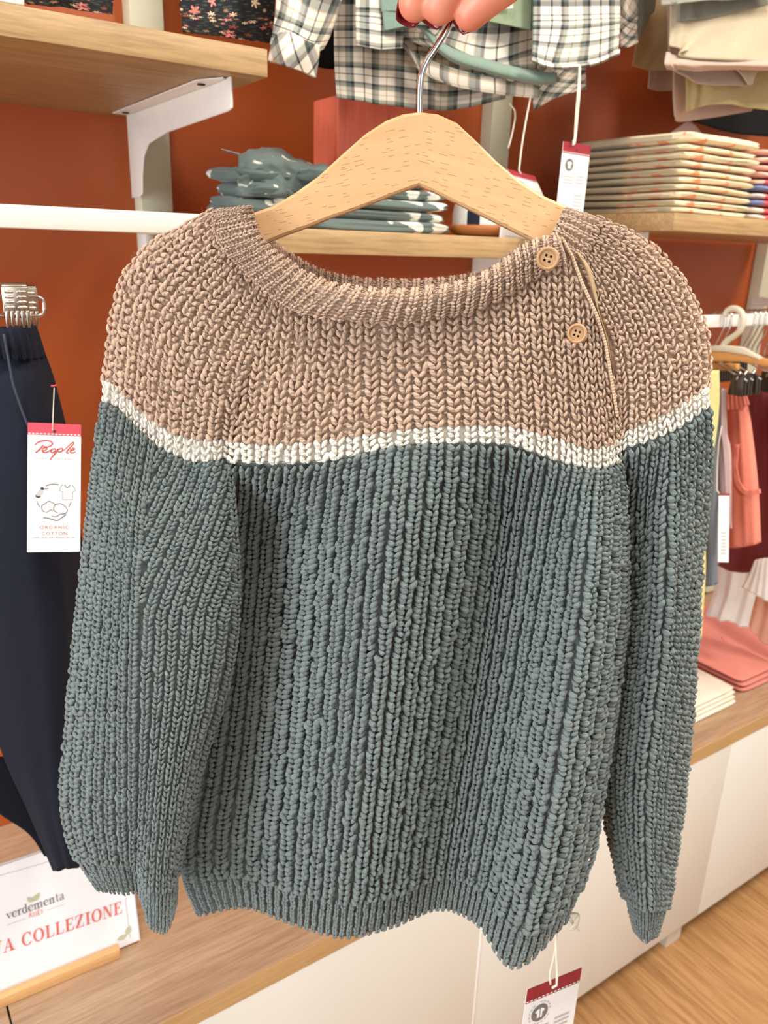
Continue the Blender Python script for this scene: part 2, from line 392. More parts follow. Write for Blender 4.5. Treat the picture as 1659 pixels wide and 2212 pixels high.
def floral():
    t = NT('black_floral_print'); uv = t.n('ShaderNodeUVMap').outputs[0]
    col = rgba((26, 23, 28))
    def flowers(col, scale, off, petals, rmax, rin, stops, seed):
        v = t.mapping(uv, (scale, scale, 1), loc=(off, off*0.7, 0))
        vo = t.n('ShaderNodeTexVoronoi', feature='F1', voronoi_dimensions='2D'); t.inp(vo, 'Vector', v); vo.inputs['Scale'].default_value = 1.0; vo.inputs['Randomness'].default_value = 0.75
        d = t.n('ShaderNodeVectorMath', operation='SUBTRACT'); t.inp(d, 0, v); t.inp(d, 1, vo.outputs['Position'])
        sp = t.n('ShaderNodeSeparateXYZ'); t.inp(sp, 0, d.outputs[0]); ang = t.math('ARCTAN2', sp.outputs[1], sp.outputs[0])
        c3 = t.n('ShaderNodeSeparateColor'); t.inp(c3, 0, vo.outputs['Color'])
        rad = t.math('MULTIPLY', t.math('ADD', 0.62, t.math('MULTIPLY', t.math('COSINE', t.math('ADD', t.math('MULTIPLY', ang, petals), t.math('MULTIPLY', c3.outputs[0], 6.0))), 0.38)), t.math('MULTIPLY', rmax, t.math('ADD', 0.55, t.math('MULTIPLY', c3.outputs[1], 0.6))))
        m = t.math('LESS_THAN', vo.outputs['Distance'], rad); keep = t.math('LESS_THAN', c3.outputs[2], rin)
        fc = t.ramp(c3.outputs[0], stops, 'CONSTANT')
        return t.mix(t.math('MULTIPLY', m, keep), col, fc)
    st = t.mapping(uv, (60, 260, 1), rot=(0, 0, 1.2)); wv = t.n('ShaderNodeTexVoronoi', feature='F1', voronoi_dimensions='2D'); t.inp(wv, 'Vector', st); wv.inputs['Scale'].default_value = 1.0
    col = t.mix(t.math('MULTIPLY', t.math('LESS_THAN', wv.outputs['Distance'], 0.20), 0.8), col, rgba((66, 92, 80)))
    col = flowers(col, 48, 0.3, 5, 0.40, 0.55, [(0, rgba((196, 88, 96))), (0.35, rgba((232, 140, 132))), (0.7, rgba((150, 70, 60)))], 1)
    col = flowers(col, 74, 3.1, 6, 0.42, 0.42, [(0, rgba((236, 205, 170))), (0.5, rgba((226, 128, 120))), (0.8, rgba((170, 130, 90)))], 2)
    t.base(col); t.rough(0.85); return t.m
M_FLORAL = floral()

def blotch(name, basec, printc, scale, thr, rough=0.85, coord='Object', second=None, stretch=(1, 1, 1)):
    if name in MATS: return MATS[name]
    t = NT(name); co = t.mapping(t.coord(coord), stretch); n = t.noise(co, scale, 1.5, 0.45, 0.4)
    col = t.mix(t.ramp(n, [(thr, (0, 0, 0, 1)), (thr+0.012, (1, 1, 1, 1))]), rgba(basec), rgba(printc))
    if second: col = t.mix(t.ramp(t.noise(co, scale*0.7, 1, 0.4), [(second[1], (0, 0, 0, 1)), (second[1]+0.012, (1, 1, 1, 1))]), col, rgba(second[0]))
    t.base(col); t.rough(rough); t.b.inputs['Sheen Weight'].default_value = 0.15
    t.bump(t.noise(t.coord(), 50.0, 3), 0.25, 0.002); MATS[name] = t.m; return t.m

def folded(name, X, Y, Z, mat, label, cat, group, layers=2, seed=0, n=0.22, sag=0.0, yaw=0.0, fmf=None, wob=0.0022):
    """one folded garment: a soft slab whose front and left edges show the folded layers"""
    r = np.random.default_rng(seed); NU, NV = 72, 22
    u = np.linspace(0, 2*math.pi, NU, endpoint=False); v = np.linspace(-math.pi/2, math.pi/2, NV)
    sg = lambda c, e: np.sign(c)*np.abs(c)**e
    uu, vv = np.meshgrid(u, v)
    cx = sg(np.cos(vv), 0.28)*sg(np.cos(uu), n); cy = sg(np.cos(vv), 0.28)*sg(np.sin(uu), n); cz = sg(np.sin(vv), 0.75)
    # the creases between layers cut into the sides
    if layers > 1:
        g = np.zeros_like(cz)
        for k in range(1, layers): g += np.exp(-((cz-(-1+2*k/layers+0.10*np.sin(uu*2+k+seed)))/0.11)**2)
        s = 1-0.05*g*(np.cos(vv) > 0.2); cx = cx*s; cy = cy*s
    hx, hy, hz = (X[1]-X[0])/2, (Y[1]-Y[0])/2, (Z[1]-Z[0])/2
    ph = r.random(8)*6.28
    px_ = cx*hx+wob*np.sin(3*uu+ph[0]+2*cz); py_ = cy*hy+wob*np.sin(4*uu+ph[1]+2*cz)
    pz_ = cz*hz+wob*0.45*(np.sin(cx*4+ph[2])+np.sin(cy*3.3+cx*2+ph[3]))*0.7-sag*(np.clip(cx, -1, 1)**2)*0
    c, s_ = math.cos(yaw), math.sin(yaw)
    P = np.stack([px_*c-py_*s_, px_*s_+py_*c, pz_+hz], -1).reshape(-1, 3)
    i = np.arange(NV*NU).reshape(NV, NU); F = np.stack([i[:-1], np.roll(i, -1, 1)[:-1], np.roll(i, -1, 1)[1:], i[1:]], -1).reshape(-1, 4)
    fm = None
    if fmf: fc = P[F].mean(1); fm = [fmf(q[0]/hx, q[1]/hy, q[2]/(2*hz)) for q in fc]
    me_o = O(name, (P+np.array([(X[0]+X[1])/2, (Y[0]+Y[1])/2, Z[0]]), F), mat, fm=fm, origin=((X[0]+X[1])/2, (Y[0]+Y[1])/2, Z[0]), label=label, cat=cat, group=group)
    return me_o
def ordinal(i, n): return 'topmost' if i == n-1 else 'bottom' if i == 0 else ['second', 'third', 'fourth', 'fifth', 'sixth', 'seventh', 'eighth', 'ninth'][i-1]+' from the bottom'

# ------------------------------------------------------------------ folded stacks on the shelves
M_GG = blotch('grey_green_print', (98, 113, 109), (228, 226, 214), 30.0, 0.60)
zb = 1.4667; gh = [0.016, 0.0135, 0.0135, 0.0135, 0.017]
for i, h in enumerate(gh):
    dx = [0.0, -0.006, -0.004, -0.010, -0.02][i]
    folded('folded_tshirt', (0.505+dx*0.5, 0.722+dx), (0.90+0.004*(i % 2), 1.00), (zb, zb+h), M_GG, 'grey green white-printed tshirt, %s of the stack behind the hanger' % ordinal(i, 5), 'folded clothes', 'grey green printed tops behind the hanger', 2, seed=i+3)
    zb += h*0.995
# the loosely heaped tops at the left of that stack, the last one draped over the heap
zl = 1.4667
for i, (xa, xb_, h) in enumerate(((0.416, 0.500, 0.018), (0.408, 0.498, 0.017), (0.422, 0.502, 0.017), (0.412, 0.500, 0.016))):
    folded('folded_tshirt', (xa, xb_), (0.93+0.004*(i % 2), 1.02), (zl, zl+h), M_GG, 'grey green rolled tshirt in the heap at the left end of the stack, %s' % ('lowest', 'second up', 'third up', 'highest')[i], 'folded clothes', 'grey green printed tops behind the hanger', 4, seed=30+i, n=0.36, wob=0.004); zl += h+0.0004
drape('folded_tshirt', [[(528, 352, .06), (600, 345, .05), (660, 356, .04), (760, 376, .03), (860, 410, .03)], [(522, 332, .03), (580, 318, .03), (640, 338, .02), (740, 366, .01), (840, 396, .01)], [(516, 352, -.01), (570, 334, -.015), (640, 352, -.02), (740, 384, -.02), (840, 412, -.01)], [(512, 385, -.012), (570, 372, -.022), (640, 392, -.026), (740, 418, -.026), (830, 436, -.015)], [(516, 412, -.01), (570, 418, -.02), (640, 428, -.024), (740, 440, -.022), (820, 446, -.012)]], M_GG, Y=0.955, nv=60, nu=90, thick=0.006, wave=(0.003, 3.2, 0.3), crease=(0.0013, 5), label='grey green printed tshirt slumped over the heap at the left of the stack', cat='folded clothes', group='grey green printed tops behind the hanger')
# thin card label poking out at the left of the stack
tl = [onY(478, 321, 0.99), onY(572, 346, 0.94), onY(574, 350, 0.94), onY(480, 324, 0.99)]
O('card_label', MB().prism([tl[0], tl[1], tl[1]+np.array([0.03, 0.06, 0.004]), tl[0]+np.array([0.03, 0.06, 0.004])], (0, 0, -0.0008)).VF, plain('grey_card', (176, 170, 160), 0.6), label='thin grey card label sticking out left of the crumpled top', cat='label', smooth=False)
# coral wooden box
M_CORAL = wood('coral_painted_wood', (246, 130, 100), (230, 110, 82), 'Z', 0.7, rough=0.5)
bx = thing('crate', (0.68, 1.04, 1.4665), 'coral painted wooden crate standing behind the grey green stack', 'crate')
for n_, a, c in (('front_board', (0.600, 1.010, 1.4667), (0.765, 1.020, 1.640)), ('side_board', (0.600, 1.0202, 1.4667), (0.610, 1.078, 1.640)), ('side_board', (0.755, 1.0202, 1.4667), (0.765, 1.078, 1.640)), ('back_board', (0.6102, 1.068, 1.4667), (0.7548, 1.078, 1.640)), ('bottom_board', (0.6102, 1.0202, 1.4667), (0.7548, 1.0678, 1.477))):
    O(n_, MB().box(a, c).VF, M_CORAL, bx, smooth='auto')
# canvas pouch with tan leather base
M_TAN = plain('tan_leather', (184, 116, 64), 0.4, bump=0.3, bscale=500); M_CANV = cloth('white_canvas', (232, 230, 224)); M_NAVY = cloth('navy_canvas', (26, 34, 52))
def lathe(prof, c, n=32, sx=1.0, sy=1.0):
    V = [(c[0]+r_*sx*math.cos(2*math.pi*k/n), c[1]+r_*sy*math.sin(2*math.pi*k/n), c[2]+z) for r_, z in prof for k in range(n)]
    F = [(i*n+k, i*n+(k+1) % n, (i+1)*n+(k+1) % n, (i+1)*n+k) for i in range(len(prof)-1) for k in range(n)]
    return np.array(V), F
pc = (0.795, 0.905, 1.4667); po = thing('pouch', pc, 'squat white and navy canvas pouch with a tan leather base beside the grey green stack', 'pouch')
O('leather_base', lathe([(0.0, 0.001), (0.030, 0.0), (0.050, 0.002), (0.060, 0.007), (0.064, 0.013), (0.062, 0.016), (0.058, 0.014), (0.0, 0.010)], pc), M_TAN, po)
V, F = lathe([(0.058, 0.011), (0.0585, 0.030), (0.056, 0.046), (0.050, 0.058), (0.030, 0.064), (0.0, 0.066)], pc, 36)
O('canvas_body', (V, F), [M_CANV, M_NAVY], po, fm=[1 if (i % 36) in (19, 20, 2, 3) else 0 for i in range(len(F))])

# beige tops with orange print: the folded corner faces the shop
M_BG = blotch('beige_orange_print', (236, 220, 182), (240, 156, 108), 38.0, 0.55); M_BGSH = cloth('beige_shaded_side', (196, 182, 150)); zb = 1.5127  # second material: unprinted side faces, their darker beige also holding that side's shade
r10 = random.Random(12)
for i in range(10):
    h = 0.0108+r10.uniform(-.0006, .0006); dx = [0, .001, .004, .002, .005, .004, .006, .007, .004, .008][i]+r10.uniform(-.0015, .0015)
    folded('folded_shirt', (1.088+dx, 1.288+dx*0.5), (0.822+r10.uniform(0, .006), 1.06), (zb, zb+h+(0.007 if i == 9 else 0)), [M_BG, M_BGSH], 'beige orange-printed shirt, %s of the stack on the right shelf' % ordinal(i, 10), 'folded clothes', 'beige shirts on the right shelf', 2, seed=50+i, n=0.14, wob=0.0024, yaw=r10.uniform(-.012, .012), fmf=lambda x, y, z: 1 if x < -0.965 or (y > -0.2 and x < 0.0) else 0)
    zb += h+.0007
M_PK = blotch('coral_red_print', (222, 84, 86), (150, 40, 50), 60.0, 0.66); M_PKL = cloth('pale_pink_jersey', (238, 190, 170)); M_BLU = cloth('blue_jersey', (120, 134, 180)); M_WHJ = cloth('cream_jersey', (232, 222, 204)); zb = 1.5127
for i in range(10):
    c2 = [M_WHJ, M_WHJ, M_BLU, M_WHJ, M_BLU, M_PKL, M_PKL, M_PKL, M_PKL, M_PKL][i]
    folded('folded_shirt', (1.298, 1.50), (0.825+0.003*(i % 2), 1.05), (zb, zb+0.0108), [M_PK, c2] if i < 9 else [M_PKL, M_PKL], 'coral red shirt, %s of the pink stack at right' % ordinal(i, 10) if i < 9 else 'pale pink folded shirt, topmost of the pink stack at the right edge', 'folded clothes', 'pink shirts on the right shelf', 1, seed=80+i, n=0.16, wob=0.0016, fmf=lambda x, y, z, k=i: 1 if x < -0.72+0.06*math.sin(k*2.1) else 0)
    zb += 0.0110
M_LPK = cloth('pale_rose_cotton', (214, 176, 166))
fp = [(1433, 303), (1442, 292), (1488, 259), (1512, 285), (1536, 305), (1470, 318)]
drape('folded_shirt', [[(1488, 259, .02), (1495, 264, .02), (1502, 270, .02)], [(1440, 294), (1478, 292), (1520, 292)], [(1430, 318, -.01), (1480, 318, -.01), (1545, 318, -.01)]], M_LPK, Y=0.95, thick=0.006, nv=12, nu=12, label='pale rose cloth corner sticking up behind the beige shirts', cat='folded clothes')

# ------------------------------------------------------------------ hanging plaid shirts and sage tees
M_SAGE = cloth('sage_jersey', (130, 152, 138)); M_SAGE2 = cloth('sage_pocket', (142, 158, 128)); M_BLK = cloth('black_jersey', (9, 9, 11), noise=0.02, sheen=0.0)
def hung(name, x, Y, label, cat, group=None):
    p = onY(x, 60, Y); return thing(name, (p[0], p[1], 1.95), label, cat, group)
s1 = hung('shirt', 800, 0.90, 'plaid flannel shirt hanging lowest, behind the hanger hook, with one sleeve at left', 'shirt', 'plaid shirts over the hanger')
drape('back_panel', [[(722, -560), (830, -560), (960, -560), (1100, -560)], [(722, -20), (835, -20, -.01), (960, -20, .02), (1100, -20)], [(721, 60), (835, 60, -.012), (960, 70, .02), (1100, 70, .01)], [(722, 140), (835, 146, -.012), (958, 160, .018), (1095, 150, .006)], [(726, 212), (835, 226, -.012), (955, 238, .014), (1088, 216, 0)]], M_PLAID, s1, 0.90, nv=80, nu=80, wave=(0.0035, 2.2, 0.4), uvoff=(0.019, 0.003))
drape('sleeve', [[(600, -260), (660, -260, -.02), (760, -260, -.02), (800, -260)], [(597, -20), (640, -10, -.03), (690, -5, -.03), (742, -12)], [(590, 60), (632, 66, -.034), (676, 78, -.034), (716, 72)], [(582, 96), (624, 108, -.034), (664, 120, -.034), (700, 106)]], M_PLAID, s1, 0.86, nv=50, nu=40, rot=0.22, uvoff=(0.012, 0.01))
drape('cuff', [[(600, 70), (630, 70, -.02), (664, 88, -.02), (692, 98)], [(586, 96), (620, 106, -.026), (656, 122, -.026), (689, 128)], [(578, 131), (612, 142, -.022), (650, 154, -.022), (683, 168)]], M_PLAID, s1, 0.836, nv=24, nu=30, rot=0.75, thick=0.004, uvoff=(0.02, 0.03))
s2 = hung('shirt', 1000, 0.84, 'plaid flannel shirt hanging nearest, open over a sage tee, hem just above the hang tags', 'shirt', 'plaid shirts over the hanger')
drape('front_panel', [[(768, -500), (815, -500), (868, -500)], [(768, -30), (815, -30, -.006), (868, -30)], [(768, 40), (815, 45, -.008), (872, 48)], [(769, 98), (815, 106, -.008), (870, 104)]], M_PLAID, s2, 0.845, nv=50, nu=36, wave=(0.002, 1.0, 0), uvoff=(0.032, -0.004))
drape('front_panel', [[(1155, -500), (1260, -500, -.01), (1345, -500)], [(1153, -20), (1255, -20, -.012), (1342, -20)], [(1152, 60), (1255, 58, -.014), (1342, 48)], [(1150, 126), (1200, 140, -.012), (1280, 133, -.012), (1339, 108)]], M_PLAID, s2, 0.83, nv=60, nu=60, wave=(0.0016, 1.5, 1.0), uvoff=(0.042, -0.006), thick=0.003)
drape('hem_roll', [[(1150, 124), (1200, 138), (1280, 131), (1339, 106)], [(1150, 131, -.004), (1200, 145, -.004), (1280, 138, -.004), (1339, 113, -.004)], [(1151, 136, .002), (1200, 150, .002), (1280, 143, .002), (1339, 118, .002)]], M_PLAID, s2, 0.818, nv=12, nu=50, thick=0.002, uvoff=(0.038, 0.006))
drape('sleeve', [[(1338, -300), (1360, -300, -.01), (1385, -300)], [(1338, -10), (1358, -10, -.012), (1380, -10)], [(1339, 60), (1357, 62, -.01), (1377, 55)], [(1341, 104), (1358, 102, -.006), (1379, 92)]], M_PLAID, s2, 0.86, nv=30, nu=20, rot=0.7)
drape('inner_panel', [[(868, -200), (960, -200, .01), (1060, -200), (1160, -200)], [(868, 20), (960, 30, .01), (1060, 20), (1160, 20)], [(870, 80), (940, 84, .01), (1050, 126, -.004), (1160, 100)], [(900, 100), (960, 108, .006), (1060, 140, -.006), (1158, 150)]], M_PLAID, s2, 0.868, nv=40, nu=60, wave=(0.002, 2, 1))
drape('back_hem', [[(868, 90), (930, 130), (1050, 165), (1165, 185)], [(885, 120), (930, 160), (1050, 190), (1165, 205)], [(893, 135), (940, 172), (1050, 200), (1162, 212)]], M_PLAID, s2, 0.875, nv=16, nu=50, wave=(0.002, 3, 1), uvoff=(0, 0.02))
s3 = hung('shirt', 1210, 0.93, 'plaid flannel shirt corner showing lowest under the nearest plaid shirt, at right', 'shirt', 'plaid shirts over the hanger')
drape('back_panel', [[(1130, -400), (1200, -400), (1290, -400)], [(1140, 60), (1205, 60), (1275, 60)], [(1145, 150), (1205, 150, -.01), (1266, 140)], [(1154, 238), (1200, 212, -.01), (1267, 192)]], M_PLAID, s3, 0.93, nv=40, nu=30, rot=0.6)
t1 = hung('tee', 930, 0.80, 'sage green tee inside the nearest plaid shirt, with a curled hem', 'tee')
drape('tee_body', [[(826, -400), (930, -400, -.01), (1000, -400)], [(824, -20), (920, -20, -.01), (1010, -20)], [(827, 30), (915, 26, -.01), (1010, 20)], [(831, 66), (905, 54, -.008), (1020, 60)]], M_SAGE, t1, 0.835, nv=40, nu=40)
hemp = [(832, 66), (870, 58), (905, 56), (925, 72), (950, 100), (990, 124), (1050, 142), (1110, 158), (1160, 168), (1204, 168)]
hw_ = [3, 4, 5, 9, 14, 15, 15, 15, 15, 11]
drape('curled_hem', [[(x, y-w_, .004) for (x, y), w_ in zip(hemp, hw_)], [(x, y-w_*0.3, -.003) for (x, y), w_ in zip(hemp, hw_)], [(x-1, y+w_*0.6, -.003) for (x, y), w_ in zip(hemp, hw_)], [(x-2, y+w_, .004) for (x, y), w_ in zip(hemp, hw_)]], M_SAGE, t1, 0.84, nv=16, nu=70, thick=0.003)
drape('chest_pocket', [[(1060, -300), (1105, -300), (1152, -300)], [(1060, -20), (1105, -20), (1152, -20)], [(1058, 30), (1105, 34), (1150, 40)], [(1057, 46), (1105, 56), (1149, 65)]], M_SAGE2, t1, 0.845, nv=30, nu=20, label='lighter green square panel of the tee')
O('neck_label', MB().prism([onY(1085, 8, .838), onY(1108, 5, .838), onY(1108, 17, .838), onY(1085, 19, .838)], (0, .0006, 0)).VF, M_CANV, t1, smooth=False)
bk1 = hung('jersey', 708, 0.97, 'black garment showing in the gap between the plaid sleeve and plaid body', 'jersey')
drape('panel', [[(684, -200), (710, -200), (740, -200)], [(684, 0), (710, 0), (740, 0)], [(686, 80), (710, 80), (740, 80)], [(684, 144), (706, 148), (740, 150)]], M_BLK, bk1, 0.97, nv=20, nu=12)
M_GRY = cloth('grey_green_linen', (112, 118, 108))
g1 = hung('blouse', 1395, 0.93, 'grey green sleeve hanging just right of the plaid shirts', 'blouse')
drape('sleeve', [[(1362, -300), (1390, -300, -.01), (1424, -300)], [(1368, -10), (1392, -10, -.012), (1418, -10)], [(1372, 40), (1390, 42, -.01), (1404, 36)], [(1376, 72), (1382, 78, -.006), (1388, 79)]], M_GRY, g1, 0.93, nv=30, nu=16)

# black floral dresses behind the upper left shelf, a white one at the corner
for lb, Xs, Yp in (('black floral dress hanging nearer the plaid sleeve, above the shelf end', [(388, -300), (490, -300), (600, -300), (388, -10), (490, -10), (596, -10), (393, 40), (490, 50), (594, 50), (394, 68), (490, 82), (590, 93)], 0.93), ('black floral dress hanging at upper left above the oak shelf', [(40, -300), (150, -300), (262, -300), (50, -60), (150, -50), (255, -40), (54, -20), (150, -5), (248, 5), (55, 6), (150, 20), (247, 31)], 0.93)):
    d = hung('dress', Xs[4][0], Yp, lb, 'dress', 'black floral dresses at upper left')
    drape('skirt', [[(*Xs[0],), (*Xs[1], -.02), (*Xs[2],)], [(*Xs[3],), (*Xs[4], -.025), (*Xs[5],)], [(*Xs[6],), (*Xs[7], -.025), (*Xs[8],)], [(*Xs[9],), (*Xs[10], -.02), (*Xs[11],)]], M_FLORAL, d, Yp, nv=40, nu=50, wave=(0.003, 1.5, 0.5), thick=0.006)
d = hung('dress', 0, 0.88, 'white garment hanging in the upper left corner above the shelf', 'dress')
drape('skirt', [[(-90, -300), (-30, -300), (52, -300)], [(-90, -40), (-30, -40), (52, -30)], [(-90, -10), (-30, -2), (52, 12)]], cloth('white_cotton', (222, 220, 216)), d, 0.88, nv=20, nu=16, thick=0.004)

# cream blouses at upper right
M_CR1 = cloth('cream_muslin', (208, 192, 162)); M_CR2 = cloth('beige_muslin', (178, 152, 112)); M_CR3 = cloth('blush_muslin', (198, 172, 154)); M_GL = cloth('grey_linen', (146, 144, 130)); M_YB = cloth('straw_muslin', (190, 172, 122))
def blouse(label, Y, pieces):
    x0 = pieces[0][1][0][0][0]; o = hung('blouse', x0+80, Y, label, 'blouse', 'muslin blouses at upper right')
    for nm, rows, m, wv, dY in pieces: drape(nm, rows, m, o, Y+dY, nv=40, nu=60, wave=wv, thick=0.002)
blouse('grey linen blouse hanging frontmost at upper right', 0.80, [
    ('blouse_front', [[(1466, -200), (1560, -200), (1780, -200)], [(1466, -10), (1560, -20), (1780, -60)], [(1464, 48), (1560, 32, -.006), (1780, -18)]], M_GL, (0.003, 2.0, 0.3), 0.03),
    ('blouse_hem', [[(1428, -200), (1540, -200), (1700, -200)], [(1428, -20), (1500, -20), (1700, -40)], [(1428, 12), (1500, 4, -.004), (1700, -12)]], M_GL, (0.002, 2.0, 1.3), 0.0)])
blouse('cream muslin blouse hanging behind the grey linen one, its rolled hem at shelf height', 0.84, [
    ('blouse_front', [[(1446, -200), (1540, -200, -.01), (1800, -200)], [(1446, 20), (1540, 20, -.012), (1800, 0)], [(1443, 100), (1475, 108, -.01), (1500, 127, -.008), (1800, 140)]], M_CR1, (0.004, 1.6, 0.8), 0.0),
    ('hem_band', [[(1440, 112), (1500, 122), (1800, 130)], [(1436, 138, -.004), (1510, 140, -.006), (1800, 142, -.006)], [(1440, 150, .004), (1530, 153, .004), (1800, 148, .004)]], M_CR3, (0.001, 3, 0), -0.004)])
blouse('blush muslin blouse with a sagging curved hem below the cream one', 0.88, [
    ('blouse_front', [[(1440, -100), (1540, -100), (1640, -100)], [(1445, 120), (1530, 130), (1640, 130)], [(1452, 152), (1520, 180, -.006), (1618, 186, -.006)]], M_CR3, (0.002, 1.5, 0.3), 0.0),
    ('turned_corner', [[(1590, 148), (1620, 148), (1640, 150)], [(1604, 162), (1620, 166), (1632, 164)], [(1618, 182), (1622, 183), (1626, 182)]], M_CR1, None, -0.016)])
blouse('beige muslin blouse reaching farthest left at upper right, with a stepped hem', 0.98, [
    ('blouse_front', [[(1392, -100), (1450, -100), (1530, -100)], [(1376, 70), (1450, 70), (1530, 70)], [(1365, 142), (1400, 150), (1500, 158)]], M_CR2, (0.003, 1.2, 0.3), 0.0),
    ('blouse_back', [[(1405, 60), (1440, 60), (1560, 60)], [(1403, 150), (1440, 150), (1540, 150)], [(1399, 190), (1425, 196), (1500, 193)]], M_CR3, (0.002, 1.2, 0.3), 0.03)])
blouse('straw muslin blouse hanging lowest at the right picture edge', 0.92, [
    ('blouse_front', [[(1478, 40), (1560, 40, -.02), (1760, 40)], [(1480, 180), (1570, 180, -.02), (1760, 200, -.01)], [(1478, 241), (1560, 226, -.02), (1760, 250, -.01)]], M_YB, (0.006, 2.3, 0.6), 0.0),
    ('lining', [[(1456, 100), (1540, 100), (1640, 100)], [(1454, 200), (1540, 205), (1640, 205)], [(1456, 250), (1478, 262), (1625, 240)]], M_CR3, (0.002, 1.5, 0.3), 0.02)])
bk2 = hung('jersey', 1600, 1.10, 'black garment hanging low behind the muslin blouses at right', 'jersey')
drape('panel', [[(1500, 60), (1600, 60), (1760, 60)], [(1500, 220), (1600, 220), (1760, 220)], [(1496, 262), (1600, 290), (1760, 300)]], M_BLK, bk2, 1.08, nv=20, nu=12)
# ------------------------------------------------------------------ knitted sweater
def yarn_mat(name, c, fleck=(255, 240, 225), fl=0.12):
    t = NT(name)
    rnd = t.n('ShaderNodeAttribute', attribute_name='rnd').outputs['Fac']; yt = t.n('ShaderNodeAttribute', attribute_name='yt').outputs['Fac']
    uv = t.n('ShaderNodeUVMap').outputs[0]; sp = t.n('ShaderNodeSeparateXYZ'); t.inp(sp, 0, uv)
    ang = t.math('ARCTAN2', sp.outputs[1], sp.outputs[0])
    tw = t.math('SINE', t.math('ADD', t.math('MULTIPLY', ang, 2.0), t.math('ADD', t.math('MULTIPLY', yt, 13.0), t.math('MULTIPLY', rnd, 20.0))))
    co = t.coord(); fib = t.noise(co, 1500.0, 3, 0.6); big = t.noise(co, 18.0, 2)
    a = tuple(x*0.93 for x in srgb(c)); b = tuple(min(1, x*1.08) for x in srgb(c))
    col = t.ramp(rnd, [(0.0, (*a, 1)), (1.0, (*b, 1))])
    col = t.mix(t.ramp(fib, [(0.55, (0, 0, 0, 1)), (0.72, (fl*3, fl*3, fl*3, 1))]), col, rgba(fleck))
    col = t.mix(t.math('MULTIPLY', t.ramp(big, [(0.35, (0, 0, 0, 1)), (0.7, (1, 1, 1, 1))]), 0.10), col, (*b, 1))
    t.base(col); t.rough(0.82); t.b.inputs['Sheen Weight'].default_value = 0.25; t.b.inputs['Sheen Roughness'].default_value = 0.5
    t.b.inputs['Specular IOR Level'].default_value = 0.3
    t.bump(t.math('ADD', t.math('MULTIPLY', tw, 0.5), t.math('MULTIPLY', fib, 1.1)), 0.8, 0.0009)
    return t.m
M_TAUPE = yarn_mat('taupe_yarn', (205, 173, 147)); M_CREAM = yarn_mat('cream_yarn', (250, 240, 224), fl=0.05)
M_SLATE = yarn_mat('slate_yarn', (116, 128, 125), (190, 205, 205), 0.10)

def template(q, rx=0.175, rh=0.15, spread=0.37, tip=0.07, span=1.32, lift=0.20, T=5, K=6, rib=0.0, purl=False):
    """the two legs of one knit stitch: (a across, b along, c height) in column pitches"""
    out = []
    if purl:
        T = 5; K = 5
    tt = np.linspace(0, 1, T); th = np.linspace(0, 2*math.pi, K, endpoint=False)
    for s in ((0,) if purl else (-1, 1)):
        a = (tt-0.5)*0.56 if purl else s*(spread-(spread-tip)*(0.25*tt+0.75*tt**1.6)); b = q*0.30*np.cos((tt-0.5)*math.pi) if purl else q*(span*0.55-span*tt)
        c = lift*np.sin(np.pi*np.clip(tt*0.9+0.1, 0, 1))+0.05*(1-tt)-0.06
        P = np.stack([a, b], 1); d = np.gradient(P, axis=0); d /= np.linalg.norm(d, axis=1)[:, None]
        nn = np.stack([-d[:, 1], d[:, 0]], 1)
        prof = 0.30+0.70*np.sin(np.pi*np.clip(0.06+0.88*tt, 0, 1))**0.7
        V = np.zeros((T, K, 3))
        V[..., 0] = a[:, None]+nn[:, :1]*rx*prof[:, None]*np.cos(th); V[..., 1] = b[:, None]+nn[:, 1:]*rx*prof[:, None]*np.cos(th)
        V[..., 2] = c[:, None]+rh*prof[:, None]*np.sin(th)
        V[..., 2] += rib*np.cos(np.pi*np.clip(V[..., 0], -.5, .5))
        out.append(V.reshape(-1, 3))
    i = np.arange(T*K).reshape(T, K); F = np.stack([i[:-1], np.roll(i, -1, 1)[:-1], np.roll(i, -1, 1)[1:], i[1:]], -1).reshape(-1, 4)
    meta = np.stack([np.tile(np.cos(th), T), np.tile(np.sin(th), T), np.repeat(tt, K)], 1)
    return out, F, meta

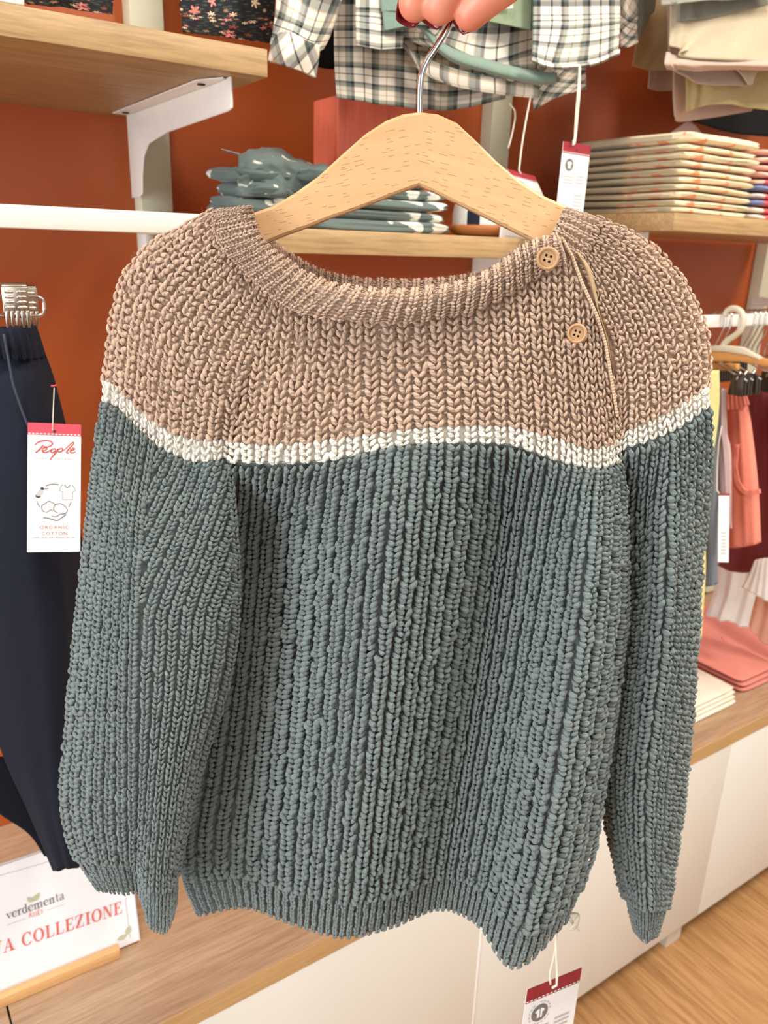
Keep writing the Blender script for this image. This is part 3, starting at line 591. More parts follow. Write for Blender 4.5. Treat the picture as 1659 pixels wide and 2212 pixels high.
def knit(P, nc, nr, u=(0, 1), v=(0, 1), clip=None, jit=0.05, off=0.0, flip=False, hscale=1.0, warp=None, ulim=None, **kw):
    """rows and columns of knit stitches lying on patch P"""
    um, vm = np.mean(u), np.mean(v)
    du = (u[1]-u[0])/nc; dv = (v[1]-v[0])/nr
    ss = np.linspace(u[0], u[1], 40); pp, _ = P.ev(ss, np.full(40, vm)); pitch = np.linalg.norm(np.diff(pp, axis=0), axis=1).sum()/nc
    ss = np.linspace(v[0], v[1], 40); pp, _ = P.ev(np.full(40, um), ss); rowp = np.linalg.norm(np.diff(pp, axis=0), axis=1).sum()/nr
    q = rowp/pitch
    legs, F, meta = template(q, **kw)
    cc, rr = np.meshgrid(np.arange(nc), np.arange(nr), indexing='ij'); cc = cc.ravel().astype(float); rr = rr.ravel().astype(float)
    cu = u[0]+(cc+0.5)*du; cv = v[0]+(rr+0.5)*dv
    if ulim is not None:
        k = (cu+warp(cv) > ulim[0]) & (cu+warp(cv) < ulim[1]); cc, rr, cu, cv = cc[k], rr[k], cu[k], cv[k]
    if clip is not None:
        pc, _ = P.ev(cu, cv); k = clip(pc); cc, rr, cu, cv = cc[k], rr[k], cu[k], cv[k]
    n = len(cc); Vs = []; Fs = []; A = []; base = 0
    ja = rng.normal(0, jit, n); jb = rng.normal(0, jit*1.2, n)
    for L in legs:
        sc = rng.normal(1, 0.10, (n, 1)); rot = rng.normal(0, 0.12+jit, (n, 1)); hj = rng.normal(0, 0.035, (n, 1))
        a = L[:, 0][None]+0; b = L[:, 1][None]/q*1.0
        ca = a.mean(); a2 = ca+(a-ca)*np.cos(rot)-(b*q)*np.sin(rot); b2 = ((a-ca)*np.sin(rot)+(b*q)*np.cos(rot))/q
        if flip: b2 = -b2
        uu = cu[:, None]+(a2*sc+ja[:, None])*du; vv = cv[:, None]-(b2*sc+jb[:, None])*dv
        if warp is not None: uu = uu+warp(vv)
        p, nr_ = P.ev(uu, vv)
        h = (L[:, 2][None]*hscale+hj)*pitch+off
        Vs.append((p+nr_*h[..., None]).reshape(-1, 3))
        Fs.append((F[None]+(np.arange(n)*len(L))[:, None, None]).reshape(-1, 4)+base); base += n*len(L)
        r = rng.random((n, 1))*np.ones((1, len(L)))
        A.append(np.concatenate([np.tile(meta, (n, 1)), r.reshape(-1, 1)], 1))
    return np.vstack(Vs), np.vstack(Fs), np.vstack(A)

def knit_obj(name, parts, sheets, mat, parent, **kw):
    """stitches (with yarn attributes) and their ground cloth as one part"""
    Vs = [p[0] for p in parts]+[s[0] for s in sheets]; Fs = []; As = []; b = 0
    for p in parts: Fs.append(p[1]+b); b += len(p[0]); As.append(p[2])
    for s in sheets:
        Fs.append(np.asarray(s[1])+b); b += len(s[0]); As.append(np.tile([[1.0, 0, 0.5, 0.3]], (len(s[0]), 1)))
    A = np.vstack(As)
    o = O(name, (np.vstack(Vs), np.vstack(Fs)), mat, parent, uv=A[:, :2], **kw)
    for nm, c in (('yt', 2), ('rnd', 3)):
        at = o.data.attributes.new(nm, 'FLOAT', 'POINT'); at.data.foreach_set('value', A[:len(o.data.vertices), c].astype(np.float32))
    return o

def FY(x, y):  # how far the front of the garment stands from the eye, measured horizontally
    f = 0.478+0.045*(abs(x-900)/680.0)**2
    f += min(1, max(0, (y-760)/200.0))*(0.011*math.exp(-((x-504)/20.0)**2)+0.006*math.exp(-((x-1337)/20.0)**2))
    return f+0.006*max(0.0, (600-y)/150.0)**1.5
def ptF(x, y, d=0.0): return pt(x, y, FY(x, y)+d)
def lerp_poly(P, t):
    P = np.asarray(P, float); s = np.concatenate([[0], np.cumsum(np.linalg.norm(np.diff(P, axis=0), axis=1))]); s /= s[-1]
    return np.stack([np.interp(t, s, P[:, k]) for k in range(P.shape[1])], -1)

SW = thing('sweater', pt(900, 1100, 0.50), 'childs chunky knit sweater in taupe, cream stripe and slate, held up on a wooden hanger', 'sweater')

# --- front panel below the stripe
A_ = [(492, 999), (600, 1002), (720, 994), (850, 966), (980, 958), (1100, 963), (1200, 996), (1285, 1015), (1338, 998)]
U_ = [(492, 955), (600, 962), (720, 950), (850, 932), (980, 922), (1100, 924), (1200, 948), (1285, 972), (1342, 944)]
E_ = [(424, 1979), (530, 1963), (640, 2000), (745, 2027), (850, 2002), (950, 1966), (1030, 1998), (1112, 2093), (1228, 1985)]
zh = pt(745, 2027, 0.50)[2]
vb = [0, 0.12, 0.3, 0.5, 0.7, 0.86, 0.93, 1.0]
DX = {0.12: [0, 0, 0, 0, 0, 3, 6, 14, 22], 0.3: [0, 0, 0, 0, 0, 4, 12, 28, 46], 0.5: [-14, -4, 0, 0, 0, 4, 14, 30, 50], 0.7: [-34, -12, -2, 0, 0, 2, 12, 28, 44], 0.86: [-46, -20, -4, 0, 0, 0, 8, 20, 34], 0.93: [-34, -14, -2, 0, 0, 0, 4, 10, 18]}
RELB = np.array([0.060, 0.044, 0.004, -0.014, -0.004, 0.020, 0.006, -0.014, 0.010])
rows = []
for v in vb:
    r = []
    for j in range(9):
        p0 = ptF(*A_[j]); p1 = onZ(*E_[j], zh)
        x = A_[j][0]+(E_[j][0]-A_[j][0])*v; y = A_[j][1]+(E_[j][1]-A_[j][1])*v
        if v in DX: x += DX[v][j]
        s = v**1.1; F = Fof(p0)*(1-s)+Fof(p1)*s
        if 0 < v < 1: F += RELB[j]*math.sin(math.pi*v**0.6)
        r.append(pt(x, y, F))
    rows.append(r)
P_BODY = Patch(rows, vb, nv=160, nu=100)
P_BSTR = Patch([[ptF(*q) for q in U_], [ptF(*q) for q in A_]], nv=8, nu=100)
KS = dict(rx=0.172, rh=0.145, spread=0.350, lift=0.13, span=1.06, tip=0.03, rib=0.27, jit=0.028)
SHOFF = -0.0016
vr = 0.925
body_k = [knit(P_BODY, 29, 84, v=(0, vr), **KS), knit(P_BODY, 56, 10, v=(vr, 1.0), **dict(KS, spread=0.20, rx=0.20, tip=0.10, span=1.4, rib=.12))]
knit_obj('front_panel', body_k, [P_BODY.sheet(SHOFF, 0.0012, 120, 90)], M_SLATE, SW)
knit_obj('stripe', [knit(P_BSTR, 29, 3, v=(-0.05, 1.0), **dict(KS, rib=.12, rx=.17))], [P_BSTR.sheet(SHOFF, 0.0012)], M_CREAM, SW, label='cream knitted stripe across the chest')

# --- collar (control polygons first: the yoke ends under it)
CI = [(537, 443), (543, 470), (559, 512), (584, 538), (622, 566), (664, 594), (727, 617), (800, 627), (880, 629), (960, 620), (1040, 597), (1103, 556), (1154, 524), (1210, 508)]
CO = [(461, 452), (455, 487), (478, 538), (512, 574), (550, 611), (602, 655), (656, 680), (760, 694), (860, 699), (950, 687), (1030, 668), (1105, 632), (1155, 600), (1228, 566)]
CF = [0.497, 0.494, 0.490, 0.487, 0.483, 0.480, 0.474, 0.471, 0.470, 0.471, 0.474, 0.479, 0.483, 0.487]
rows = [[pt(x*1.0, y+10, f+0.012) for (x, y), f in zip(CI, CF)], [pt(x, y+3, f+0.008) for (x, y), f in zip(CI, CF)], [pt(x, y, f+0.001) for (x, y), f in zip(CI, CF)],
        [pt(x*0.93+X*0.07, y*0.93+Y*0.07, f-0.0035) for (x, y), (X, Y), f in zip(CI, CO, CF)],
        [pt((x+X)/2, (y+Y)/2, f-0.006) for (x, y), (X, Y), f in zip(CI, CO, CF)], [pt(X, Y, f-0.002) for (X, Y), f in zip(CO, CF)]]
P_COL = Patch(rows, [0, 0.12, 0.2, 0.28, 0.6, 1.0], nv=60, nu=160)
RI = [(1222, 447), (1214, 470), (1201, 494), (1187, 518)]; RO = [(1296, 468), (1288, 500), (1272, 535), (1258, 566)]
rows = [[pt(x+6, y+10, 0.505) for x, y in RI], [pt(x, y, 0.499-0.003*k) for k, (x, y) in enumerate(RI)], [pt(x*0.6+X*0.4, y*0.6+Y*0.4-2, 0.496-0.003*k) for k, ((x, y), (X, Y)) in enumerate(zip(RI, RO))], [pt(X, Y, 0.497-0.003*k) for k, (X, Y) in enumerate(RO)]]
P_COR = Patch(rows, [0, 0.25, 0.6, 1.0], nv=40, nu=40)
BI = [(560, 470), (590, 522), (640, 560), (690, 586), (740, 600), (820, 607), (900, 608), (980, 602), (1050, 586), (1110, 545), (1165, 505), (1205, 460)]
rows = [[pt(x, y+2, 0.545) for x, y in BI], [pt(x, y, 0.535) for x, y in BI], [pt(x, y+10, 0.530) for x, y in BI], [pt(x, y+75, 0.528) for x, y in BI]]
P_CBK = Patch(rows, [0, 0.12, 0.25, 1.0], nv=40, nu=120)
KC = dict(rx=0.145, rh=0.13, spread=0.23, tip=0.06, span=1.15, lift=0.14, jit=0.03, rib=0.15)
KP0 = dict(purl=True, rx=0.09, rh=0.10, lift=0.12, jit=0.05)
def purl0(P, nc, nr, v): d = 0.5/nc; return knit(P, nc-1, nr, u=(d, 1-d), v=v, off=-0.0003, **KP0)
ck = [knit(P_COL, 34, 13, v=(0.04, 1.0), **KC), purl0(P_COL, 34, 13, (0.04, 1.0)), knit(P_COR, 5, 10, v=(0.05, 1.0), **KC), purl0(P_COR, 5, 10, (0.05, 1.0)), knit(P_CBK, 34, 13, v=(0.02, 0.9), **KC), purl0(P_CBK, 34, 13, (0.02, 0.9))]
knit_obj('collar', ck, [P_COL.sheet(-0.001, 0.0015), P_COR.sheet(-0.001, 0.0015), P_CBK.sheet(-0.001, 0.0015)], M_TAUPE, SW, label='ribbed taupe round collar')

# --- yoke front: straight columns, cut by the collar and the two raglan seams
def lowedge(x):
    return float(np.interp(x, [q[0] for q in CO[3:]], [q[1] for q in CO[3:]]))
SEAML = [(603, 650), (560, 745), (522, 845), (500, 955)]; SEAMR = [(1226, 566), (1262, 640), (1300, 725), (1324, 830), (1334, 946)]
def to_px(P):
    q = P-EYE; z = q @ _fw; return 829.5+FPX*(q @ RT)/z, 1106+FPX*(q @ DN)/z
def clip_yoke(P):
    x, y = to_px(P)
    top = np.interp(x, [q[0] for q in CO[3:]], [q[1] for q in CO[3:]])
    sl = np.interp(y, [q[1] for q in SEAML], [q[0] for q in SEAML]); sr = np.interp(y, [q[1] for q in SEAMR], [q[0] for q in SEAMR])
    return (y > top-6) & (x > sl-2) & (x < sr+4)
TOPY = [560, 560, 560, 560, 560, 560, 560, 560, 545]
xs_top = [560, 640, 735, 850, 972, 1085, 1180, 1262, 1312]
rows = []
for v in np.linspace(0, 1, 6):
    rows.append([ptF(xt+(ub[0]-xt)*v, yt+(ub[1]-yt)*v) for (xt, yt, ub) in zip(xs_top, TOPY, U_)])
P_YOKE = Patch(rows, nv=80, nu=100)
KY = dict(rx=0.160, rh=0.150, spread=0.355, tip=0.03, span=1.06, lift=0.17, jit=0.05, rib=0.22)
KP = dict(purl=True, rx=0.10, rh=0.11, lift=0.16, jit=0.07)
def purls(P, nc, nr, **kw):
    """the purl bumps sunk between the ribs"""
    d = 0.5/nc; return knit(P, nc-1, nr, u=(d, 1-d), off=-0.0006, **{**KP, **kw})
# ground cloth only inside the same outline
def clipped_sheet(P, clip, nv, nu, off, back):
    vv, uu = np.meshgrid(np.linspace(0, 1, nv), np.linspace(0, 1, nu), indexing='ij'); G, N = P.ev(uu, vv)
    k = clip(G.reshape(-1, 3)).reshape(nv, nu); A = (G+off*N).reshape(-1, 3); idx = np.arange(nv*nu).reshape(nv, nu)
    q = np.stack([idx[:-1, :-1], idx[1:, :-1], idx[1:, 1:], idx[:-1, 1:]], -1).reshape(-1, 4)
    ok = k.ravel()[q].all(1); q = q[ok]
    return np.vstack([A, (G+(off-back)*N).reshape(-1, 3)]), np.vstack([q, q[:, ::-1]+nv*nu])
knit_obj('yoke', [knit(P_YOKE, 29, 23, clip=clip_yoke, **KY), purls(P_YOKE, 29, 23, clip=clip_yoke)], [clipped_sheet(P_YOKE, clip_yoke, 120, 160, SHOFF, 0.001)], M_TAUPE, SW, label='taupe knitted yoke of the front')

# --- sleeves
def sleeve(name, L, Mi, R, FL, FM, FR, vpos, um, lobe=None, zc=None):
    ups = [0, um*0.33, um*0.66, um, um+(1-um)*0.25, um+(1-um)*0.5, um+(1-um)*0.78, 1.0]
    rows = []
    for i, v in enumerate(vpos):
        r = []
        for uu in ups:
            if uu <= um: k = uu/um; a, b, fa, fb = L[i], Mi[i], FL[i], FM[i]
            else: k = (uu-um)/(1-um); a, b, fa, fb = Mi[i], R[i], FM[i], FR[i]
            x = a[0]+(b[0]-a[0])*k; y = a[1]+(b[1]-a[1])*k; F = fa+(fb-fa)*k
            lf = float(np.interp(uu, [0.46, 0.52, 0.595, 0.73, 0.88, 1.0], [0, .45, .80, 1.0, .97, .30]))
            if lobe: y += lobe[i]*lf
            x += (7 if uu < .5 else -9)*abs(2*uu-1)**2*min(1, v*4); F += 0.016*abs(2*uu-1)**4*min(1, v*4)-0.010*(1-(2*uu-1)**2)*min(1, v*4)
            if v == 1.0 and zc is not None: p = onZ(x, y, zc)
            elif lobe: p = pt(x, y, F-0.45/1711.0*lobe[i]*lf)
            else: p = pt(x, y, F)
            r.append(p)
        rows.append(r)
    return Patch(rows, vpos, ups, nv=150, nu=60)
vp = [0, .12, .25, .4, .55, .7, .83, .93, 1.0]
LS = sleeve('left', [(219, 868), (205, 980), (188, 1100), (168, 1270), (150, 1430), (135, 1600), (127, 1740), (158, 1855), (203, 1925)],
            [(345, 968), (318, 1100), (306, 1220), (300, 1370), (297, 1520), (296, 1660), (296, 1780), (297, 1870), (302, 1936)],
            [(497, 990), (514, 1120), (526, 1250), (522, 1370), (495, 1500), (448, 1640), (412, 1770), (393, 1860), (389, 1925)],
            [FY(219, 868), .510, .503, .500, .500, .500, .500, .500, .500], [FY(345, 968), .488, .480, .478, .480, .485, .490, .496, .500], [FY(497, 990), .488, .482, .480, .482, .488, .492, .497, .500],
            vp, 0.46, [0, 0, 0, 2, 5, 14, 34, 62, 84], pt(203, 1925, 0.50)[2])
RSl = sleeve('right', [(1344, 968), (1340, 1100), (1345, 1270), (1328, 1410), (1308, 1560), (1297, 1700), (1318, 1830), (1345, 1938), (1364, 2010)],
             [(1440, 941), (1438, 1080), (1436, 1240), (1425, 1410), (1405, 1570), (1392, 1720), (1392, 1850), (1396, 1962), (1394, 2036)],
             [(1531, 879), (1529, 1040), (1517, 1220), (1506, 1420), (1494, 1590), (1480, 1740), (1460, 1870), (1446, 1962), (1428, 2020)],
             [FY(1344, 968), .528, .540, .545, .548, .55, .55, .55, .55], [FY(1440, 941), .512, .515, .52, .525, .53, .535, .54, .545], [FY(1531, 879), .53, .54, .545, .55, .55, .55, .55, .55], vp, 0.5)
def strip(U, A): return Patch([[ptF(*q) for q in U], [ptF(*q) for q in A]], nv=8, nu=60)
t9 = np.linspace(0, 1, 9)
LU = lerp_poly([(222, 824), (250, 833), (289, 875), (331, 911), (376, 939), (421, 951), (460, 952), (503, 949)], t9); LA = lerp_poly([(219, 868), (250, 876), (301, 932), (361, 980), (421, 1001), (465, 996), (499, 988)], t9)
RU = lerp_poly([(1336, 941), (1404, 910), (1454, 886), (1494, 860), (1531, 838)], t9); RA = lerp_poly([(1334, 974), (1407, 953), (1465, 927), (1505, 898), (1533, 878)], t9)
# the slate part starts exactly on the lower stripe edge
def retop(P, A, blend):
    top = hermite(t9, np.array([ptF(*q) for q in A]), np.linspace(0, 1, P.nu)); d = top-P.G[0]
    wv = np.clip(1-np.linspace(0, 1, P.nv)/blend, 0, 1)**1.5
    P.G = P.G+wv[:, None, None]*d[None]; P.norm(); return P
LS = retop(LS, LA, 0.25); RSl = retop(RSl, RA, 0.25)
LT = [[(468, 452), (460, 480), (478, 530), (510, 572), (550, 612), (600, 655)]]
def fan(top, left, right, bot, n=7):
    """surface between the collar edge, the outer silhouette, the raglan seam and the stripe"""
    t = np.linspace(0, 1, 7); T = lerp_poly(top, t); B = lerp_poly(bot, t); L = lerp_poly(left, np.linspace(0, 1, n)); R = lerp_poly(right, np.linspace(0, 1, n))
    rows = []
    for i, v in enumerate(np.linspace(0, 1, n)):
        r = []
        for j, u in enumerate(t):
            p = (1-v)*T[j]+v*B[j]+(1-u)*L[i]+u*R[i]-((1-u)*(1-v)*T[0]+u*(1-v)*T[-1]+(1-u)*v*B[0]+u*v*B[-1])
            r.append(ptF(p[0], p[1], 0.012*((1-u) if left[0][0] < 900 else u)**6*math.sin(math.pi*min(1, v*0.5+0.02))))
        rows.append(r)
    return Patch(rows, nv=60, nu=60)
P_LT = fan([(466, 448), (458, 484), (480, 534), (514, 573), (552, 611), (603, 655)], [(466, 448), (395, 486), (310, 532), (268, 590), (246, 660), (234, 740), (222, 824)], SEAML[:-1]+[(503, 949)], LU)
P_RT = fan([(1250, 574), (1262, 540), (1278, 505), (1290, 466)], [(1250, 574), (1282, 650), (1318, 735), (1330, 830), (1336, 941)], [(1290, 466), (1370, 500), (1448, 562), (1504, 640), (1530, 715), (1537, 780), (1531, 838)], RU)
for nm, P, PT, U, A, side in (('sleeve', LS, P_LT, LU, LA, 0), ('sleeve', RSl, P_RT, RU, RA, 1)):
    nc = 15 if side == 0 else 10; PS = strip(U, A)
    if side == 0:
        wf = lambda v: 0.34*np.clip(1-v/0.36, 0, 1)**1.3
        k1 = [knit(P, 7, 82, u=(0, 0.475), v=(0, 0.93), **KS), knit(P, 14, 82, u=(0.465-0.3744, 1.0), v=(0, 0.93), warp=wf, ulim=(0.462, 0.965), **KS), knit(P, 1, 82, u=(0.945, 1.0), v=(0.0, 0.93), **KS), knit(P, int(nc*1.5), 8, v=(0.93, 1.0), **dict(KS, spread=0.20, rx=0.20, tip=0.10, span=1.4, rib=.12))]
    else: k1 = [knit(P, nc, 82, v=(0, 0.93), **KS), knit(P, int(nc*1.5), 8, v=(0.93, 1.0), **dict(KS, spread=0.20, rx=0.20, tip=0.10, span=1.4, rib=.12))]
    # the far side of the sleeve closes the tube
    back = P.G.copy(); u_ = np.linspace(-1, 1, P.nu); v_ = np.linspace(0, 1, P.nv)
    bl = (1-u_**2)[None, :]*(0.055 if side == 0 else 0.035)*(1-0.6*v_)[:, None]
    PB = Patch.__new__(Patch); PB.G = back+FWD[None, None]*bl[..., None]; PB.norm()
    s = knit_obj('sleeve', k1, [P.sheet(SHOFF, 0.001, 110, 50), PB.sheet(0, 0.001, 60, 30)], M_SLATE, SW)
    knit_obj('sleeve_stripe', [knit(PS, nc, 3, v=(-0.05, 1.0), **dict(KS, rib=.12, rx=.17))], [PS.sheet(SHOFF, 0.0012)], M_CREAM, s)
    knit_obj('sleeve_top', [knit(PT, 11 if side == 0 else 9, 27, **KY), purls(PT, 11 if side == 0 else 9, 27)], [PT.sheet(SHOFF, 0.0012)], M_TAUPE, s, label='taupe knitted top of the sleeve')

# --- back panel: plain closing cloth behind, shoulders to hem
bt = [(300, 540), (470, 462), (560, 520), (730, 640), (900, 660), (1080, 630), (1210, 500), (1300, 478), (1440, 560)]
rows = [[pt(x, y, FY(x, y)+0.025) for x, y in bt]]
for v in (0.25, 0.5, 0.75, 1.0):
    r = []
    for j in range(9):
        p1 = onZ(*E_[j], zh); x = bt[j][0]+(A_[j][0]-bt[j][0])*min(1, v*3)
        a = ptF(*A_[j]); F = Fof(a)*(1-v)+Fof(p1)*v
        q = a*(1-v)+p1*v+FWD*(0.095-0.02*v-0.03*abs(j-4)/4.0); r.append(q)
    rows.append(r)
PBK = Patch(rows, nv=80, nu=50)
knit_obj('back_panel', [], [PBK.sheet(0, 0.002, v0=0.26)], M_SLATE, SW)
knit_obj('back_yoke', [], [PBK.sheet(0, 0.002, v1=0.26)], M_TAUPE, SW)

# --- seams: a raised chain of stitches down each raglan line and round the button edge
def seam(name, px, r, parent, mat, d=-0.004, n=30):
    Q = lerp_poly(px, np.linspace(0, 1, n)); b = MB()
    for i in range(n-1):
        a = ptF(*Q[i], d); c = ptF(*Q[i+1], d); m = (a+c)/2-FWD*0.0008; e = (c-a)*0.25
        b.tube([a-e, (a+m)/2-FWD*0.0004, m, (m+c)/2-FWD*0.0004, c+e*0.2], [r*0.5, r, r*1.1, r, r*0.5], 6)
    return O(name, b.VF, mat, parent)
EDGE = [(1213, 514), (1236, 556), (1256, 610), (1288, 680), (1308, 745), (1322, 830), (1333, 900)]
M_TAUPE2 = plain('taupe_thread', (210, 178, 150), 0.85, bump=0.6, bscale=900)
M_TAPE = cloth('placket_tape', (186, 158, 120), 1400)
seam('button_edge', EDGE, 0.0010, SW, M_TAUPE2, -0.0042, 64)
tp = [(1240, 548), (1258, 580), (1274, 625), (1288, 668), (1306, 720), (1318, 780)]; tq = [(1254, 545), (1278, 585), (1290, 640), (1294, 670), (1310, 722), (1322, 780)]
PTAPE = Patch([[ptF(*a, 0.0005) for a in tp], [ptF((a[0]+b_[0])/2, (a[1]+b_[1])/2, -0.0045) for a, b_ in zip(tp, tq)], [ptF(*b_, -0.003) for b_ in tq]], nv=12, nu=40)
O('placket_tape', PTAPE.sheet(0, 0.0006), M_TAPE, SW, label='ribbed tan tape inside the shoulder placket')

# --- two wooden buttons
M_BTN = wood('coconut_button', (196, 156, 112), (164, 122, 82), 'X', 6, rough=0.4)
def button(px, py, rpx, F):
    c = pt(px, py, F); n = EYE-c; n = n/np.linalg.norm(n); n = n*0.8-FWD*0.25+np.array([0, 0, -0.05]); n /= np.linalg.norm(n)
    r = rpx/FPX*((c-EYE) @ _fw); a = np.cross(n, [0, 0, 1]); a /= np.linalg.norm(a); b_ = np.cross(a, n)
    prof = [(0.0, 0.0012), (0.55, 0.0012), (0.70, 0.0016), (0.80, 0.0024), (0.93, 0.0022), (1.0, 0.0010), (0.98, 0.0), (0.0, 0.0)]
    K = 40; m = MB(); V = []; F_ = []
    holes = [(0.30*math.cos(t), 0.30*math.sin(t)) for t in (math.radians(60), math.radians(150), math.radians(240), math.radians(330))]
    # face with four real holes: polar rings around each hole are cut by a boolean-free grid
    N = 44; idx = {}
    def P(x, y, h): return c+a*(x*r)+b_*(y*r)+n*h
    g = MB(); vs = []; cells = []
    for i in range(N+1):
        for j in range(N+1):
            x = -0.70+1.4*i/N; y = -0.70+1.4*j/N; vs.append(P(x, y, 0.0012))
    def inh(x, y): return any((x-hx)**2+(y-hy)**2 < 0.115**2 for hx, hy in holes)
    for i in range(N):
        for j in range(N):
            x = -0.70+1.4*(i+.5)/N; y = -0.70+1.4*(j+.5)/N
            if x*x+y*y < 0.735**2 and not inh(x, y): cells.append((i*(N+1)+j, (i+1)*(N+1)+j, (i+1)*(N+1)+j+1, i*(N+1)+j+1))
    g.add(vs, cells)
    V = []
    for (pr, ph) in prof[2:7]:
        for k in range(K): t = 2*math.pi*k/K; V.append(P(pr*math.cos(t), pr*math.sin(t), ph))
    F_ = [(i*K+k, i*K+(k+1) % K, (i+1)*K+(k+1) % K, (i+1)*K+k) for i in range(4) for k in range(K)]
    g.add(V, F_)
    for hx, hy in holes:   # hole walls
        V = [P(hx+0.125*math.cos(2*math.pi*k/12), hy+0.125*math.sin(2*math.pi*k/12), h) for h in (0.00125, 0.0002) for k in range(12)]
        g.add(V, [(k, (k+1) % 12, 12+(k+1) % 12, 12+k) for k in range(12)])
    o = O('button', g.VF, M_BTN, SW, smooth=True, label='round four hole wooden button')
    bk = MB(); bk.add([P(0.95*math.cos(2*math.pi*k/24), 0.95*math.sin(2*math.pi*k/24), 0.0001) for k in range(24)], [tuple(range(24))])
    O('button_back', bk.VF, M_DARK, o)
    th = MB()
    th.tube([P(-0.2, 0.0, 0.0006), P(0, 0, 0.0007), P(0.2, 0, 0.0006)], 0.0006, 6); O('button_thread', th.VF, M_TAUPE2, o)
button(1183, 558, 25, 0.4705); button(1246, 720, 21.5, 0.4765)

# --- beech hanger
M_BEECH = None
def beech():
    t = NT('beech_wood'); co = t.coord()
    v = t.mapping(co, (30, 30, 3), rot=(0, 0, 0))
    g = t.noise(t.mapping(t.n('ShaderNodeUVMap').outputs[0], (14, 160, 1)), 1.0, 4, 0.5, 0.2)
    col = t.ramp(g, [(0.3, rgba((208, 162, 112))), (0.7, rgba((216, 173, 124)))])
    # the short dark rays of beech, laid along each arm
    uv = t.n('ShaderNodeUVMap').outputs[0]
    vo = t.n('ShaderNodeTexVoronoi', feature='F1'); t.inp(vo, 'Vector', t.mapping(uv, (72, 420, 1))); vo.inputs['Scale'].default_value = 1.0; vo.inputs['Randomness'].default_value = 1.0
    sp = t.n('ShaderNodeSeparateXYZ'); t.inp(sp, 0, t.mapping(uv, (72, 420, 1)))
    so = t.n('ShaderNodeSeparateXYZ'); t.inp(so, 0, vo.outputs['Position'])
    dx = t.math('ABSOLUTE', t.math('SUBTRACT', sp.outputs[0], so.outputs[0])); dy = t.math('ABSOLUTE', t.math('SUBTRACT', sp.outputs[1], so.outputs[1]))
    sc_ = t.n('ShaderNodeSeparateColor'); t.inp(sc_, 0, vo.outputs['Color'])
    m = t.math('MULTIPLY', t.math('MULTIPLY', t.math('LESS_THAN', dx, t.math('ADD', 0.07, t.math('MULTIPLY', sc_.outputs[1], 0.14))), t.math('LESS_THAN', dy, 0.06)), t.math('LESS_THAN', sc_.outputs[0], 0.7))
    t.base(t.mix(t.math('MULTIPLY', m, 0.8), col, rgba((140, 92, 54)))); t.rough(0.42); return t.m
M_BEECH = beech()
HNG = 0.512
HG = thing('clothes_hanger', pt(905, 250, HNG), 'pale beech wood hanger with a chrome hook, holding the knitted sweater', 'hanger')
T_ = [(420, 512), (545, 462), (590, 447), (640, 418), (690, 382), (740, 336), (790, 292), (835, 263), (870, 250), (905, 245), (945, 250), (985, 268), (1030, 310), (1070, 350), (1120, 392), (1170, 424), (1215, 444), (1320, 484)]
B_ = [(424, 575), (570, 528), (620, 508), (665, 492), (715, 472), (760, 457), (805, 440), (840, 426), (872, 414), (905, 402), (945, 420), (985, 440), (1020, 457), (1055, 474), (1095, 494), (1135, 514), (1168, 532), (1310, 560)]
hw = 0.0062; bev = 0.0016; ic = T_.index((905, 245))
for sgn, rng_ in ((-1, range(0, ic+1)), (1, range(ic, len(T_)))):
    V = []; UVs = []; n = len(rng_); q_ = math.radians(13)
    for i in rng_:
        t_ = pt(*T_[i], HNG); b_ = pt(*B_[i], HNG); dn = (b_-t_)/np.linalg.norm(b_-t_)
        for (k, dF, ins) in ((0, -hw, bev), (0, -hw+bev*0.6, bev*0.25), (0, -hw+bev, 0), (0, hw-bev, 0), (0, hw, bev), (1, hw, bev), (1, hw-bev, 0), (1, -hw+bev, 0), (1, -hw+bev*0.6, bev*0.25), (1, -hw, bev)):
            p = (t_+dn*ins if k == 0 else b_-dn*ins)+FWD*dF; V.append(p)
            sx = abs((p-pt(905, 320, HNG)) @ SIDE); z = p[2]-pt(905, 320, HNG)[2]
            UVs.append((sx*math.cos(q_)-z*math.sin(q_)+(5 if sgn < 0 else 0), z*math.cos(q_)+sx*math.sin(q_)))
    m = 10
    Fh = [(i*m+j, i*m+(j+1) % m, (i+1)*m+(j+1) % m, (i+1)*m+j) for i in range(n-1) for j in range(m)]+[tuple(range(m)), tuple((n-1)*m+j for j in range(m-1, -1, -1))]
    O('hanger_arm', (np.array(V), Fh), M_BEECH, HG, uv=np.array(UVs), smooth=False)
hk = lerp_poly([(906, 262), (906.5, 225), (907.5, 190), (909.5, 165), (914, 148), (924, 128), (940, 104), (958, 76), (975, 46), (994, 8), (1008, -40), (1004, -90), (972, -128), (928, -132), (896, -104), (890, -78)], np.linspace(0, 1, 60))
b = MB(); b.tube([pt(x, y, HNG) for i, (x, y) in enumerate(hk)], 0.0019, 14); O('hanger_hook', b.VF, M_CHROME, HG, label='bent chrome wire hook')

